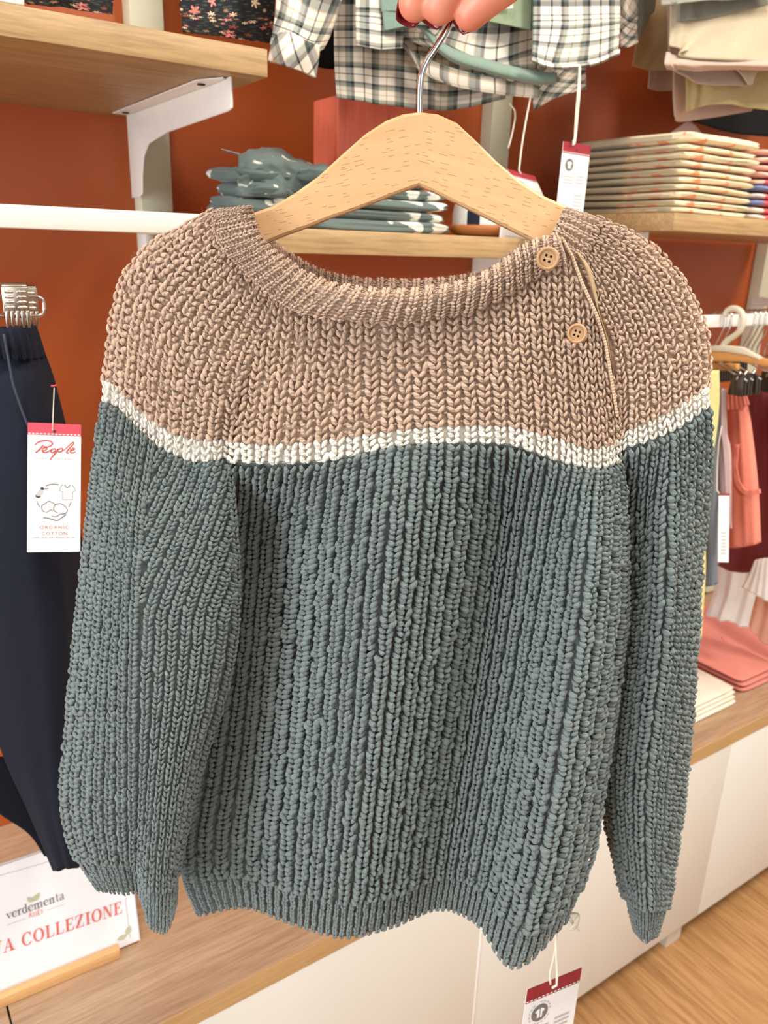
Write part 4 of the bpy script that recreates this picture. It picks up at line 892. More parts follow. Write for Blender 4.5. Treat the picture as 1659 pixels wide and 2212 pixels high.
# --- loose fibres standing off the yarn
def fibres(P, n, L0, L1, u=(0, 1), v=(0, 1), rad=0.00003, edge=0.0):
    uu = rng.uniform(u[0], u[1], n); vv = rng.uniform(v[0], v[1], n)
    if edge: k = rng.random(n) < edge; uu = np.where(k, np.where(rng.random(n) < .5, rng.uniform(0, .03, n), rng.uniform(.97, 1, n)), uu)
    p, nn = P.ev(uu, vv); L = rng.uniform(L0, L1, (n, 1))*0.62; d = nn+rng.normal(0, 0.7, (n, 3)); d /= np.linalg.norm(d, axis=1)[:, None]
    e = rng.normal(0, 1, (n, 3)); e /= np.linalg.norm(e, axis=1)[:, None]; p = p+nn*0.0012
    pts = np.stack([p, p+d*L*0.4+e*L*0.10, p+d*L*0.7+e*L*0.35, p+d*L*0.8+e*L*0.65], 1)
    a = np.cross(d, e); a /= np.linalg.norm(a, axis=1)[:, None]+1e-9; b = np.cross(d, a); V = []
    for k in range(3):
        t = 2*math.pi*k/3; V.append(pts+(a*math.cos(t)+b*math.sin(t))[:, None, :]*rad)
    V = np.stack(V, 2).reshape(-1, 3); i = np.arange(n*12).reshape(n, 4, 3)
    F = np.stack([i[:, :-1], np.roll(i, -1, 2)[:, :-1], np.roll(i, -1, 2)[:, 1:], i[:, 1:]], -1).reshape(-1, 4)
    return V, F
M_FT = plain('taupe_fibre', (206, 178, 158), 0.8); M_FS = plain('slate_fibre', (128, 140, 138), 0.8)
O('loose_fibres', merge(fibres(P_LT, 900, .002, .005, edge=.35), fibres(P_RT, 700, .002, .005, edge=.35), fibres(P_YOKE, 700, .0015, .004, v=(.45, 1)), fibres(P_COL, 500, .0015, .004), fibres(P_CBK, 1100, .0015, .0045, v=(0, .14)))[:2], M_FT, SW, kind='stuff')
O('loose_fibres', merge(fibres(P_BODY, 2200, .0012, .0035, edge=.2), fibres(LS, 1600, .0012, .004, edge=.4), fibres(RSl, 1200, .0012, .004, edge=.4))[:2], M_FS, SW, kind='stuff')
# ------------------------------------------------------------------ flat print helpers (card labels, sign)
class Frame:
    """a plane with an origin, a right axis and an up axis, in metres"""
    def __init__(s, o, u, v): s.o = np.asarray(o, float); s.u = np.asarray(u, float)/np.linalg.norm(u); s.v = v-s.u*(np.dot(v, s.u)); s.v /= np.linalg.norm(s.v); s.n = np.cross(s.u, s.v)
    def P(s, x, y, h=0.0): return s.o+s.u*x+s.v*y+s.n*h
    def at(s, px, py):
        v = ray(px, py); t = ((s.o-EYE) @ s.n)/(v @ s.n); p = EYE+v*t-s.o; return p @ s.u, p @ s.v
def card_frame(tl, tr, bl, Y=None, f=None):
    f = f or (lambda x, y: onY(x, y, Y)); a, b_, c = f(*tl), f(*tr), f(*bl)
    return Frame(c, b_-a, a-c), np.linalg.norm(b_-a), np.linalg.norm(a-c)
def flat(fr, polys, h=0.00035):
    V = []; F = []
    for p in polys:
        b = len(V); V += [fr.P(x, y, h) for x, y in p]; F.append(tuple(range(b, b+len(p))))
    return np.array(V), F
def rect(x0, y0, x1, y1): return [(x0, y0), (x1, y0), (x1, y1), (x0, y1)]
def ribbon(pts, w, smooth=1):
    """quads along a 2-D path with half width w (number or list)"""
    P = np.asarray(pts, float)
    if smooth > 1 and len(P) > 2: P = hermite(np.linspace(0, 1, len(P)), P, np.linspace(0, 1, (len(P)-1)*smooth+1))
    W = np.interp(np.linspace(0, 1, len(P)), np.linspace(0, 1, np.size(w)), np.atleast_1d(w)) if np.size(w) > 1 else np.full(len(P), float(w))
    T = np.gradient(P, axis=0); T /= np.linalg.norm(T, axis=1)[:, None]+1e-9; N = np.stack([-T[:, 1], T[:, 0]], 1)
    A = P+N*W[:, None]; B = P-N*W[:, None]
    return [[tuple(B[i]), tuple(B[i+1]), tuple(A[i+1]), tuple(A[i])] for i in range(len(P)-1)]
def ellipse(cx, cy, rx, ry, n=24, a0=0, a1=360): return [(cx+rx*math.cos(math.radians(a0+(a1-a0)*k/n)), cy+ry*math.sin(math.radians(a0+(a1-a0)*k/n))) for k in range(n+1)]
def xform(polys, sx, sy, ox, oy, shear=0.0): return [[(x*sx+y*shear*sx+ox, y*sy+oy) for x, y in p] for p in polys]
_font = {}
def text_polys(s, height, spacing=1.0):
    """outline text from the built-in font as triangles, cap height = height, starting at 0,0"""
    cu = bpy.data.curves.new('lettering', 'FONT'); cu.body = s; cu.size = 1.0; cu.space_character = spacing; cu.resolution_u = 3
    o = bpy.data.objects.new('lettering', cu); COL.objects.link(o); bpy.context.view_layer.update()
    dg = bpy.context.evaluated_depsgraph_get(); me = bpy.data.meshes.new_from_object(o.evaluated_get(dg))
    V = [v.co for v in me.vertices]; P = [[(V[i].x, V[i].y) for i in f.vertices] for f in me.polygons]
    bpy.data.objects.remove(o); bpy.data.curves.remove(cu); bpy.data.meshes.remove(me)
    k = height/0.70; return [[(x*k, y*k) for x, y in p] for p in P]
def width(polys): xs = [x for p in polys for x, _ in p]; return min(xs), max(xs)
def fit(polys, x0, x1, y):
    a, b_ = width(polys); s = (x1-x0)/(b_-a); return [[((x-a)*s+x0, yy*1.0+y) for x, yy in p] for p in polys]

M_CARD = plain('white_card', (244, 242, 240), 0.55, noise=0.01); M_RED = plain('crimson_print', (150, 34, 48), 0.5, noise=0.02); M_PINKR = plain('rose_red_print', (206, 72, 88), 0.5, noise=0.02)
M_INK = plain('grey_ink', (120, 116, 112), 0.6, noise=0.02); M_LINK = plain('light_grey_ink', (190, 188, 186), 0.6, noise=0.02); M_BINK = plain('black_ink', (52, 48, 46), 0.6)
M_STR = plain('cotton_string', (236, 228, 208), 0.85, bump=0.5, bscale=1200)

def facing(cx, cy, F):
    """a card turned to face the eye: the plane through one point, square to the line of sight"""
    c = pt(cx, cy, F); n = (c-EYE)/np.linalg.norm(c-EYE)
    return lambda x, y: EYE+ray(x, y)*(((c-EYE) @ n)/(ray(x, y) @ n))
def textlines(x0, x1, y0, y1, n, seed=0):
    r = random.Random(seed); out = []; d = (y0-y1)/n
    for i in range(n):
        x = x0; y = y0-d*(i+0.5)
        while x < x1-0.05*(x1-x0):
            w_ = (x1-x0)*r.uniform(0.1, 0.24); out.append(rect(x, y-d*0.22, min(x1, x+w_), y+d*0.22)); x += w_+(x1-x0)*0.03
    return out
def shirt_logo(fr, o, cx, cy, r, band=True):
    O('logo_disc', flat(fr, [ellipse(cx, cy, r, r)[:-1]], 0.0004), M_INK, o, smooth=False)
    sh = [(-.62, .30), (-.22, .58), (-.06, .50), (-.06, -.62), (-.34, -.62), (-.34, .12), (-.50, .00)]
    P = xform([sh, [(-x, y) for x, y in sh]], r*0.92, r*0.92, cx, cy)
    O('logo_shirt', flat(fr, P, 0.0006), M_CARD, o, smooth=False)
    ring = []
    for k in range(18):
        if k % 6 != 5: ring += ribbon(ellipse(cx, cy, r*1.28, r*1.28, 3, k*20+2, k*20+14), r*0.07)
    O('logo_ring', flat(fr, ring, 0.0004), M_LINK, o, smooth=False)
def hang_tag(label, tl, tr, bl, Y, string, group, f=None, style='back', bandc=None, sw=0.0011, solve=None):
    if solve: a, b_, c = solve_card(tl, tr, bl, Y, solve); fr, W, H = Frame(c, b_-a, a-c), np.linalg.norm(b_-a), np.linalg.norm(a-c)
    else: fr, W, H = card_frame(tl, tr, bl, Y, f)
    if (fr.n @ (EYE-fr.o)) < 0: fr.n = -fr.n
    o = thing('hang_tag', fr.P(W/2, H), label, 'tag', group)
    hole = (W/2, H-W*0.16)
    V = [fr.P(x, y, h) for h in (0, -0.0006) for x, y in ((0, 0), (W, 0), (W, H), (0, H))]
    O('card', (np.array(V), [(0, 1, 2, 3), (7, 6, 5, 4), (0, 4, 5, 1), (1, 5, 6, 2), (2, 6, 7, 3), (3, 7, 4, 0)]), M_CARD, o, smooth=False)
    bh = W*(0.265 if style == 'back' else 0.24)
    O('red_band', flat(fr, [rect(0, H-bh, W, H)], 0.0003), bandc or M_RED, o, smooth=False, label='crimson top band')
    st = [rect(W*(0.01+k/14), H-bh*0.93, W*(0.01+k/14+0.045), H-bh*0.86) for k in range(14)]
    O('stitch_print', flat(fr, st, 0.0005), M_CARD, o, smooth=False)
    O('eyelet', flat(fr, [ellipse(*hole, W*0.03, W*0.03, 12)[:-1]], 0.0006), M_BINK, o, smooth=False)
    if style == 'back':
        shirt_logo(fr, o, W*0.29, H-bh-W*0.26, W*0.15)
        pr = textlines(W*0.10, W*0.50, H-bh-W*0.50, H-bh-W*0.72, 3, 1)+textlines(W*0.60, W*0.88, H-bh-W*0.46, H-bh-W*0.70, 3, 2)+textlines(W*0.56, W*0.90, H-bh-W*0.92, H-bh-W*1.42, 6, 3)
        O('small_print', flat(fr, pr, 0.0004), M_LINK, o, kind='stuff', smooth=False)
        if H > W*1.9:
            O('print_bar', flat(fr, [rect(W*0.10, H-bh-W*0.84, W*0.48, H-bh-W*0.78)], 0.0004), M_BINK, o, smooth=False)
            O('print_seal', flat(fr, [ellipse(W*0.29, H-bh-W*1.02, W*0.07, W*0.09, 16)[:-1]], 0.0004), M_INK, o, smooth=False)
            O('small_print', flat(fr, textlines(W*0.10, W*0.46, H-bh-W*1.18, H-bh-W*1.40, 3, 5)+textlines(W*0.08, W*0.5, H-bh-W*1.72, H-bh-W*2.0, 2, 6), 0.0004), M_INK, o, kind='stuff', smooth=False)
    s = MB()
    for pts in string: s.tube(pts, sw, 7)
    O('string', s.VF, M_STR, o, label='cream cotton string')
    return o, fr, W, H

# two tags hanging from the plaid shirts
def yl(pts, Y): P = lerp_poly(pts, np.linspace(0, 1, 16)); return [onY(x, y, Y) for x, y in P]
hang_tag('white hang tag with crimson band hanging straight, right of the hanger', (1210, 304), (1269, 314), (1200, 470), 0.80, [yl([(1252, 143), (1249, 190), (1244, 250), (1241, 300), (1238, 312)], 0.797), yl([(1253, 143), (1252, 200), (1247, 260), (1243, 302), (1240, 318), (1236, 312), (1239, 302)], 0.7965)], 'hang tags by the hanger')
hang_tag('white hang tag with crimson band tilted, half hidden behind the hanger arm', (1096, 365), (1155, 381), (1155, 500), Fof(onY(1096, 365, .86)), [yl([(1147, 205), (1138, 250), (1129, 302), (1124, 340), (1121, 368), (1126, 378)], 0.857), yl([(1100, 222), (1112, 238), (1113, 255), (1106, 290), (1098, 320)], 0.90)], 'hang tags by the hanger', solve=2.3)
fr, W, H = card_frame((1073, 490), (1150, 502), (1078, 519), 0.845)
cd = O('card_label', MB().prism([fr.P(0, 0), fr.P(W, 0), fr.P(W, H), fr.P(0, H)], fr.n*-0.0006).VF, M_CARD, label='white card lying on the shelf under the right hanger arm', cat='label', smooth=False)
O('small_print', flat(fr if fr.n @ (EYE-fr.o) > 0 else fr, textlines(W*.15, W*.6, H*.45, H*.2, 2, 3)), M_LINK, cd, kind='stuff', smooth=False)

# ------------------------------------------------------------------ the sweater's own tag and string
sf = lambda x, y: pt(x, y, 0.535-(y-2090)*0.00004)
hang_tag('white hang tag with crimson band and round shirt emblem, hanging below the sweater hem', (1139, 2137), (1256.5, 2089), (1103, 2410), 0.535,
    [[sf(x, y)-FWD*0.001 for x, y in lerp_poly([(1199, 1985), (1200, 2020), (1201, 2060), (1203, 2100), (1202, 2126), (1192, 2132)], np.linspace(0, 1, 14))], [sf(x, y)+FWD*0.002 for x, y in lerp_poly([(1206, 1985), (1200, 2060), (1188, 2110), (1190, 2130)], np.linspace(0, 1, 14))]], None, solve=2.3)
kn = MB(); c0 = np.array(sf(1236, 1990)); r_ = random.Random(4)
for k in range(5):
    a = k*1.25; L = [c0+SIDE*0.0048*math.cos(a+t*5)+np.array([0, 0, 1])*0.0058*math.sin(a*1.3+t*4)+FWD*0.002*math.sin(t*6+a) for t in np.linspace(0, 1, 12)]
    kn.tube(L, 0.0018, 6)
kn.tube([c0+SIDE*-0.010+np.array([0, 0, 0.006]), c0+SIDE*-0.004+np.array([0, 0, 0.003]), c0], 0.0014, 6)
for k in range(7): kn.tube([c0, c0+SIDE*(0.001*(k-2))+np.array([0, 0, -0.005]), c0+SIDE*(0.0018*(k-2))+np.array([0, 0, -0.009-0.002*r_.random()])], [0.0011, 0.0008, 0.0005], 5)
O('string_knot', kn.VF, M_STR, label='knotted frayed end of cream string beside the sweater hem', cat='string')

# ------------------------------------------------------------------ navy trousers on a chrome clip hanger
M_TRS = cloth('navy_fleece', (20, 24, 38), 500, noise=0.05, sheen=0.0); M_PIPE = plain('grey_seam', (54, 58, 72), 0.8); M_STEEL = plain('clip_steel', (198, 190, 178), 0.28, 1.0, noise=0.02)
YT = 0.775
tr = thing('trousers', onY(20, 700, YT), 'navy trousers with elastic waist hanging from a chrome clip hanger at left', 'trousers')
drape('trouser_leg', [[(-60, 770, .02), (20, 770, -.005), (70, 772, -.004), (100, 768, .02)], [(-70, 840, .02), (20, 842, -.014), (82, 842, -.012), (122, 836, .025)], [(-75, 1000, .02), (30, 1000, -.02), (110, 1000, -.018), (156, 990, .03)], [(-75, 1200, .02), (40, 1200, -.022), (130, 1200, -.02), (180, 1200, .03)], [(-50, 1420, .02), (70, 1420, -.02), (150, 1420, -.018), (196, 1420, .03)], [(0, 1610, .02), (90, 1620, -.02), (160, 1620, -.016), (204, 1620, .03)], [(62, 1752, .02), (110, 1760, -.016), (165, 1760, -.014), (206, 1750, .03)], [(116, 1880, .01), (140, 1880, -.01), (170, 1872, -.008), (206, 1868, .02)]], M_TRS, tr, YT, nv=90, nu=50, wave=(0.0018, 2.0, 0.4), thick=0.012)
drape('trouser_leg', [[(-150, 800, .03), (-90, 800, .03), (-30, 800, .03)], [(-160, 1200, .03), (-90, 1200, .03), (30, 1200, .03)], [(-140, 1600, .03), (-60, 1600, .03), (60, 1600, .03)], [(-90, 1900, .03), (-20, 1900, .03), (80, 1890, .03)]][:0] or [[(-60, 1640, .06), (0, 1640, .06), (70, 1640, .06)], [(-20, 1740, .06), (30, 1740, .06), (90, 1740, .06)], [(60, 1800, .06), (90, 1800, .06), (118, 1800, .06)], [(96, 1850, .06), (106, 1850, .06), (120, 1850, .06)]], M_TRS, tr, YT, nv=20, nu=10, thick=0.006)
wb = [[(-60, 712), (0, 706, -.012), (50, 702, -.012), (76, 702, .012)], [(-60, 716, -.004), (0, 712, -.018), (52, 708, -.018), (82, 712, .012)], [(-62, 745, -.002), (5, 742, -.02), (58, 740, -.018), (92, 742, .014)], [(-62, 776), (10, 776, -.016), (64, 776, -.014), (101, 772, .018)]]
drape('waistband', wb, M_TRS, tr, YT, nv=24, nu=80, wave=(0.0012, 9.0, 0.0), thick=0.01)
sp_ = MB(); sp_.tube([onY(x, y, YT-0.0215) for x, y in lerp_poly([(8, 722), (16, 765), (28, 830), (45, 880), (62, 925), (72, 960)], np.linspace(0, 1, 20))], 0.0011, 6)
0 and sp_.tube([onY(x, y, YT-0.0215) for x, y in lerp_poly([(122, 1200), (135, 1245), (150, 1300), (160, 1340)], np.linspace(0, 1, 12))], 0.0008, 6)
O('side_seam', sp_.VF, M_PIPE, tr, label='lighter grey seam line down the leg')
ch = thing('clip_hanger', onY(60, 640, YT-.01), 'chrome wire clip hanger with ribbed steel clips gripping the navy trousers', 'hanger')
YH = YT-0.012
wl = [(-120, 641), (-20, 641), (80, 641), (88, 643), (94, 650), (96, 660), (95, 674), (90, 681), (80, 683), (60, 683), (-20, 682), (-120, 682)]
b = MB(); b.tube([onY(x, y, YH) for x, y in lerp_poly(wl, np.linspace(0, 1, 70))], 0.0016, 10)
b.tube([onY(-120, 641, YH), onY(-160, 600, YH), onY(-170, 520, YH), (onY(-170, 455, YH)[0], 0.798, 1.480), (onY(-170, 450, YH)[0], 0.809, 1.4800), (onY(-170, 450, YH)[0], 0.820, 1.474)], 0.0016, 10); O('wire_loop', b.VF, M_CHROME, ch)
def clip(px, Yc, sk, front=True):
    cf = Frame(onY(px, 706, Yc), np.array([1.0, 0, 0]), np.array([-0.10*sk, 0, 1.0])); w_ = 0.0105; u = 1.0
    def cp(x, y, h=0): return cf.P(x, y, h)
    top = 0.0335
    b = MB()
    b.prism([cp(-w_, 0.012, .002), cp(w_, 0.012, .002), cp(w_, top, .002), cp(-w_, top, .002)], cf.n*-0.0014)
    b.prism([cp(-w_*0.95, top, .002), cp(w_*0.95, top, .002), cp(w_*0.95, top+.002, -.006), cp(-w_*0.95, top+.002, -.006)], cf.v*0.0014)
    for k in range(5):
        x = -w_+0.0021+k*0.0042; b.prism([cp(x-.0012, -.001, .001), cp(x+.0012, -.001, .001), cp(x+.0014, .0135, .003), cp(x-.0014, .0135, .003)], cf.n*-0.0016)
    o = O('clip', b.VF, M_STEEL, ch, smooth='auto'); o.modifiers['bevel'].width = 0.0005
    for i in range(2):
        for j in range(4):
            V, F = lathe([(0.0, 0.0012), (0.0026, 0.0010), (0.0038, 0.0004), (0.0042, 0.0)], (0, 0, 0), 12); x = -w_*0.48+i*w_*0.96; y = 0.0165+j*0.0043
            V = np.array([cf.P(x+p[0], y+p[1]*0.36, 0.002+p[2]) for p in V]); O('rib', (V, F), M_STEEL, o)
clip(40, YH-0.006, 1.6); clip(60, YH+0.020, 0.8, False)
# its printed tag
tg, fr, W, H = hang_tag('white card tag with rose red band and script lettering on the navy trousers', (58.4, 912.3), (173.6, 917.5), (58.4, 1193), None, [[facing(116, 1052, 0.681)(x, y) for x, y in ((114, 930), (114.5, 900), (116, 865), (117, 838))]], None, f=facing(116, 1052, 0.682), style='front', bandc=M_PINKR, sw=0.0004)
O('tag_barb', MB().tube([facing(116, 1052, 0.681)(x, y) for x, y in ((110, 833), (116, 834), (122, 832))], 0.0009, 6).VF, M_PINKR, tg)
def script_people():
    S = []
    # coordinates read off the card: x 0..1 across, y up in card widths
    def R(pts, w_): S.extend(ribbon(pts, w_, 6))
    R([(0.13, .86), (0.20, .925), (0.30, .955), (0.40, .955), (0.455, .92), (0.44, .865), (0.37, .835), (0.29, .84)], [.008, .013, .012, .012, .014, .010, .008])
    R([(0.285, .87), (0.24, .80), (0.19, .745), (0.145, .705)], [.012, .014, .015, .012])
    R([(0.28, .745), (0.345, .775), (0.355, .81), (0.31, .815), (0.275, .78), (0.275, .735), (0.32, .715), (0.38, .735), (0.43, .775)], [.008, .011, .012, .010, .013, .012, .009])
    R([(0.50, .80), (0.455, .79), (0.43, .75), (0.45, .72), (0.49, .73), (0.52, .77), (0.505, .80), (0.49, .79)], [.010, .012, .012, .010, .011])
    R([(0.575, .81), (0.53, .73), (0.47, .65), (0.415, .575)], [.009, .013, .014, .010])
    R([(0.545, .755), (0.60, .805), (0.645, .805), (0.645, .765), (0.60, .735), (0.56, .745)], [.008, .012, .012, .010])
    R([(0.66, .76), (0.75, .85), (0.82, .925), (0.855, .945), (0.85, .90), (0.79, .83), (0.735, .755), (0.735, .72), (0.77, .725)], [.007, .010, .011, .010, .012, .013, .010])
    R([(0.79, .765), (0.85, .785), (0.88, .81), (0.85, .825), (0.81, .79), (0.80, .745), (0.825, .725), (0.87, .735), (0.90, .76)], [.008, .011, .011, .010, .012, .011, .007])
    return S
y0 = H-W*1.31
O('script_lettering', flat(fr, [[(x*W, y*W+y0) for x, y in p] for p in script_people()], .0005), plain('red_ink', (190, 58, 62), .5), tg, smooth=False)
M_RINK = MATS['red_ink']
for s, xa, xb, yy, hh, m, nm in (('WEAR', .13, .36, 0.585, .030, M_INK, 'lettering'), ('ORGANIC', .49, .89, 0.585, .030, M_INK, 'lettering'), ('ORGANIC', .23, .78, -0.83, .062, M_RINK, 'lettering'), ('COTTON', .27, .75, -0.955, .062, M_RINK, 'lettering')):
    O(nm, flat(fr, fit(text_polys(s, hh*W, 1.25), xa*W, xb*W, yy*W+y0), .0005), m, tg, smooth=False)
O('small_print', flat(fr, textlines(.10*W, .90*W, y0-.985*W, y0-1.03*W, 1, 9), .0005), M_LINK, tg, kind='stuff', smooth=False)
# line drawings: shirt, bobbin, cotton bolls in a hand, circle arcs
L_ = lambda px, py: ((px-60)/820.0, (2092-py)/820.0)   # drawn in the tag's own coordinates (card widths)
def ln(pts, w_, sm=5): return [[(x*W, y*W) for x, y in p] for p in ribbon([L_(*q) for q in pts], w_, sm)]
art = []
art += ln([(600, 960), (565, 1000), (545, 1060), (600, 1085), (598, 1215), (755, 1215), (755, 1085), (800, 1060), (775, 1000), (745, 965)], .006, 1)+ln([(630, 960), (650, 1000), (690, 1000), (715, 960)], .009)
art += ln([(340, 990), (400, 965), (470, 958), (540, 968)], .010)+ln([(200, 1240), (220, 1290), (248, 1340)], .009)+ln([(732, 1245), (718, 1290), (692, 1335)], .008)+ln([(320, 1036), (350, 1030), (385, 1032)], .008)
art += ln([(330, 1425), (285, 1390), (280, 1320), (320, 1290), (380, 1245), (440, 1265), (480, 1300), (460, 1360), (480, 1410), (530, 1440)], .008)+ln([(480, 1300), (560, 1280), (620, 1310), (670, 1370), (660, 1430), (600, 1450)], .008)
art += ln([(300, 1520), (380, 1525), (450, 1550), (520, 1565), (580, 1520), (655, 1465)], .010)+ln([(430, 1490), (500, 1500), (560, 1460), (650, 1450)], .008)+ln([(340, 1440), (420, 1385), (450, 1410)], .007)
O('line_drawing', flat(fr, art, .0005), M_INK, tg, kind='stuff', smooth=False)
bob = [[(x*W, y*W) for x, y in [L_(*q) for q in poly]] for poly in ([(250, 1030), (285, 1000), (318, 1035), (285, 1065)], [(175, 1140), (215, 1165), (270, 1160), (235, 1195), (190, 1180)])]
O('bobbin_drawing', flat(fr, bob, .0005), M_BINK, tg, smooth=False)
O('bobbin_thread_drawing', flat(fr, [[(x*W, y*W) for x, y in [L_(*q) for q in [(245, 1045), (310, 1060), (265, 1160), (180, 1135)]]]], .0005), M_LINK, tg, smooth=False)

# ------------------------------------------------------------------ sign holder on the counter
A = onZ(261.6, 2070, .5502); B = onZ(-60, 2206, .5502); ub = (A-B)/np.linalg.norm(A-B); nb = np.cross(ub, [0, 0, 1.0]); nb = nb if nb[1] > 0 else -nb
sh = thing('sign_holder', A*0.5+B*0.5, 'clear acrylic sign holder with a printed sheet in a pale wooden base on the counter', 'sign')
M_BLK2 = wood('pale_base_wood', (228, 180, 124), (206, 154, 98), 'X', 1, rough=0.5)
bb = MB()
for (d0, d1, z0, z1) in ((0.0, 0.0105, .5502, .5665), (0.0150, 0.030, .5502, .5665), (0.0105, 0.0150, .5502, .5535)):
    q = [B+nb*d0, A+nb*d0, A+nb*d1, B+nb*d1]; bb.prism([(p[0], p[1], z0) for p in q], (0, 0, z1-z0))
o = O('wooden_base', bb.VF, M_BLK2, sh, smooth='auto'); o.modifiers['bevel'].width = 0.0018
lean = np.array([0, 0, 1.0])*math.cos(math.radians(9))+nb*math.sin(math.radians(9))
SF = Frame(A+nb*0.0118+np.array([0, 0, 0.0040]), ub, lean)
if SF.n @ (EYE-SF.o) < 0: SF.n = -SF.n
br = SF.at(303, 2030); tr_ = SF.at(276, 1774); tl_ = SF.at(0, 1866); wS = br[0]; hS = tl_[1]*0.5+tr_[1]*0.5; x0S = wS-hS*1.42
print('sign', br, tr_, tl_, SF.at(256, 2036))
def glass():
    t = NT('clear_acrylic'); t.base((1, 1, 1, 1)); t.rough(0.03); t.b.inputs['Transmission Weight'].default_value = 1.0; t.b.inputs['IOR'].default_value = 1.49
    n = t.noise(t.coord(), 3.0); t.rough(t.math('MULTIPLY', n, 0.06)); return t.m
def slab(fr, x0, y0, x1, y1, h0, h1):
    V = [fr.P(x, y, h) for h in (h1, h0) for x, y in ((x0, y0), (x1, y0), (x1, y1), (x0, y1))]
    return np.array(V), [(0, 1, 2, 3), (7, 6, 5, 4), (0, 4, 5, 1), (1, 5, 6, 2), (2, 6, 7, 3), (3, 7, 4, 0)]
M_ACR = glass()
O('acrylic_back', slab(SF, x0S, 0, wS, hS, -0.0022, -0.0006), M_ACR, sh, smooth=False)
O('printed_sheet', slab(SF, x0S+.004, 0.001, wS-.0005, hS-.003, -0.0004, 0.0), plain('sign_paper', (240, 239, 243), .35, noise=0.01), sh, smooth=False)
M_EDGE = plain('acrylic_edge', (206, 206, 212), 0.15, noise=0.02)
fxe, _ = SF.at(272, 1942); 
e = MB()
for (x0, y0, x1, y1) in ((wS-.0012, 0, wS, hS), (x0S, hS-.0012, wS, hS)):
    V, F = slab(SF, x0, y0, x1, y1, -.0022, .0012); e.add(V, F)
O('acrylic_edge', e.VF, M_EDGE, sh, smooth=False)
q1 = SF.at(271, 1942); q2 = SF.at(281, 2026); q3 = SF.at(0, 1891); q4 = SF.at(88, 1866)
O('inner_frame_line', flat(SF, ribbon([q1, q2], .0004)+ribbon([q3, q4, (q1[0], q4[1]+(q4[1]-q3[1])*0.0)], .0004)+ribbon([(q1[0], q4[1]), q1], .0004), .0003), M_LINK, sh, smooth=False)
# serif capitals, drawn stroke by stroke
def serif(ch):
    tk, th = .085, .026
    bar = lambda x0, x1, y: [rect(x0, y-th, x1, y+th)]
    if ch == 'I': return [rect(.15, 0, .15+2*tk, 1)]+bar(.04, .43, th)+bar(.04, .43, 1-th), .47
    if ch == 'L': return [rect(.13, 0, .13+2*tk, 1)]+bar(.03, .40, 1-th)+bar(.03, .66, th)+[[(.60, .05), (.66, .05), (.70, .30), (.655, .30)]], .73
    if ch == 'E': return [rect(.13, 0, .13+2*tk, 1)]+bar(.03, .68, 1-th)+bar(.03, .70, th)+bar(.3, .52, .52)+[[(.62, .05), (.70, .05), (.73, .28), (.69, .28)], [(.62, .95), (.68, .95), (.68, .74), (.645, .74)], rect(.50, .40, .54, .64)], .77
    if ch == 'Z': return [[(.05, .05), (.25, .05), (.68, .95), (.48, .95)]]+bar(.08, .68, 1-th)+bar(.05, .70, th)+[[(.64, .05), (.70, .05), (.73, .30), (.69, .30)], [(.08, .95), (.14, .95), (.10, .70), (.06, .70)]], .77
    if ch == 'N': return [rect(.12, 0, .17, 1), rect(.68, 0, .73, 1), [(.10, 1), (.30, 1), (.73, 0), (.60, 0)]]+bar(.02, .30, th)+bar(.02, .20, 1-th)+bar(.58, .84, 1-th), .86
    if ch == 'V': return [[(.06, 1), (.26, 1), (.47, .20), (.40, 0)], [(.62, 1), (.67, 1), (.44, 0), (.40, 0)]]+bar(-.02, .34, 1-th)+bar(.54, .76, 1-th), .76
    if ch == 'A': return [[(.38, 1), (.42, 1), (.13, 0), (.08, 0)], [(.36, 1), (.44, 1), (.72, 0), (.52, 0)]]+bar(.2, .56, .34)+bar(.0, .23, th)+bar(.42, .80, th), .80
    out = []
    a0, a1 = (0, 360) if ch == 'O' else (42, 318); n = 32
    for k in range(n):
        ts = [math.radians(a0+(a1-a0)*q/n) for q in (k, k+1)]
        o_ = [(.45+.42*math.cos(t), .5+.52*math.sin(t)) for t in ts]; i_ = [(.45+.245*math.cos(t), .5+.465*math.sin(t)) for t in ts]
        out.append([o_[0], o_[1], i_[1], i_[0]])
    if ch == 'C': out += [rect(.70, .60, .75, .98), [(.72, .16), (.78, .22), (.74, .27), (.68, .19)]]
    return out, (.90 if ch == 'O' else .84)
def word(s, x0, y0, x1, y1, h):
    P = []; x = 0
    for chh in s:
        if chh == ' ': x += .55; continue
        g, a = serif(chh); P += xform(g, 1, 1, x, 0); x += a+0.06
    d = np.array([x1-x0, y1-y0]); L = np.linalg.norm(d); d /= L; k = L/x; p = np.array([-d[1], d[0]])
    return [[(x0+d[0]*a*k+p[0]*b_*h, y0+d[1]*a*k+p[1]*b_*h) for a, b_ in q] for q in P]
M_SRED = plain('coral_print', (222, 106, 98), .5, noise=.02)
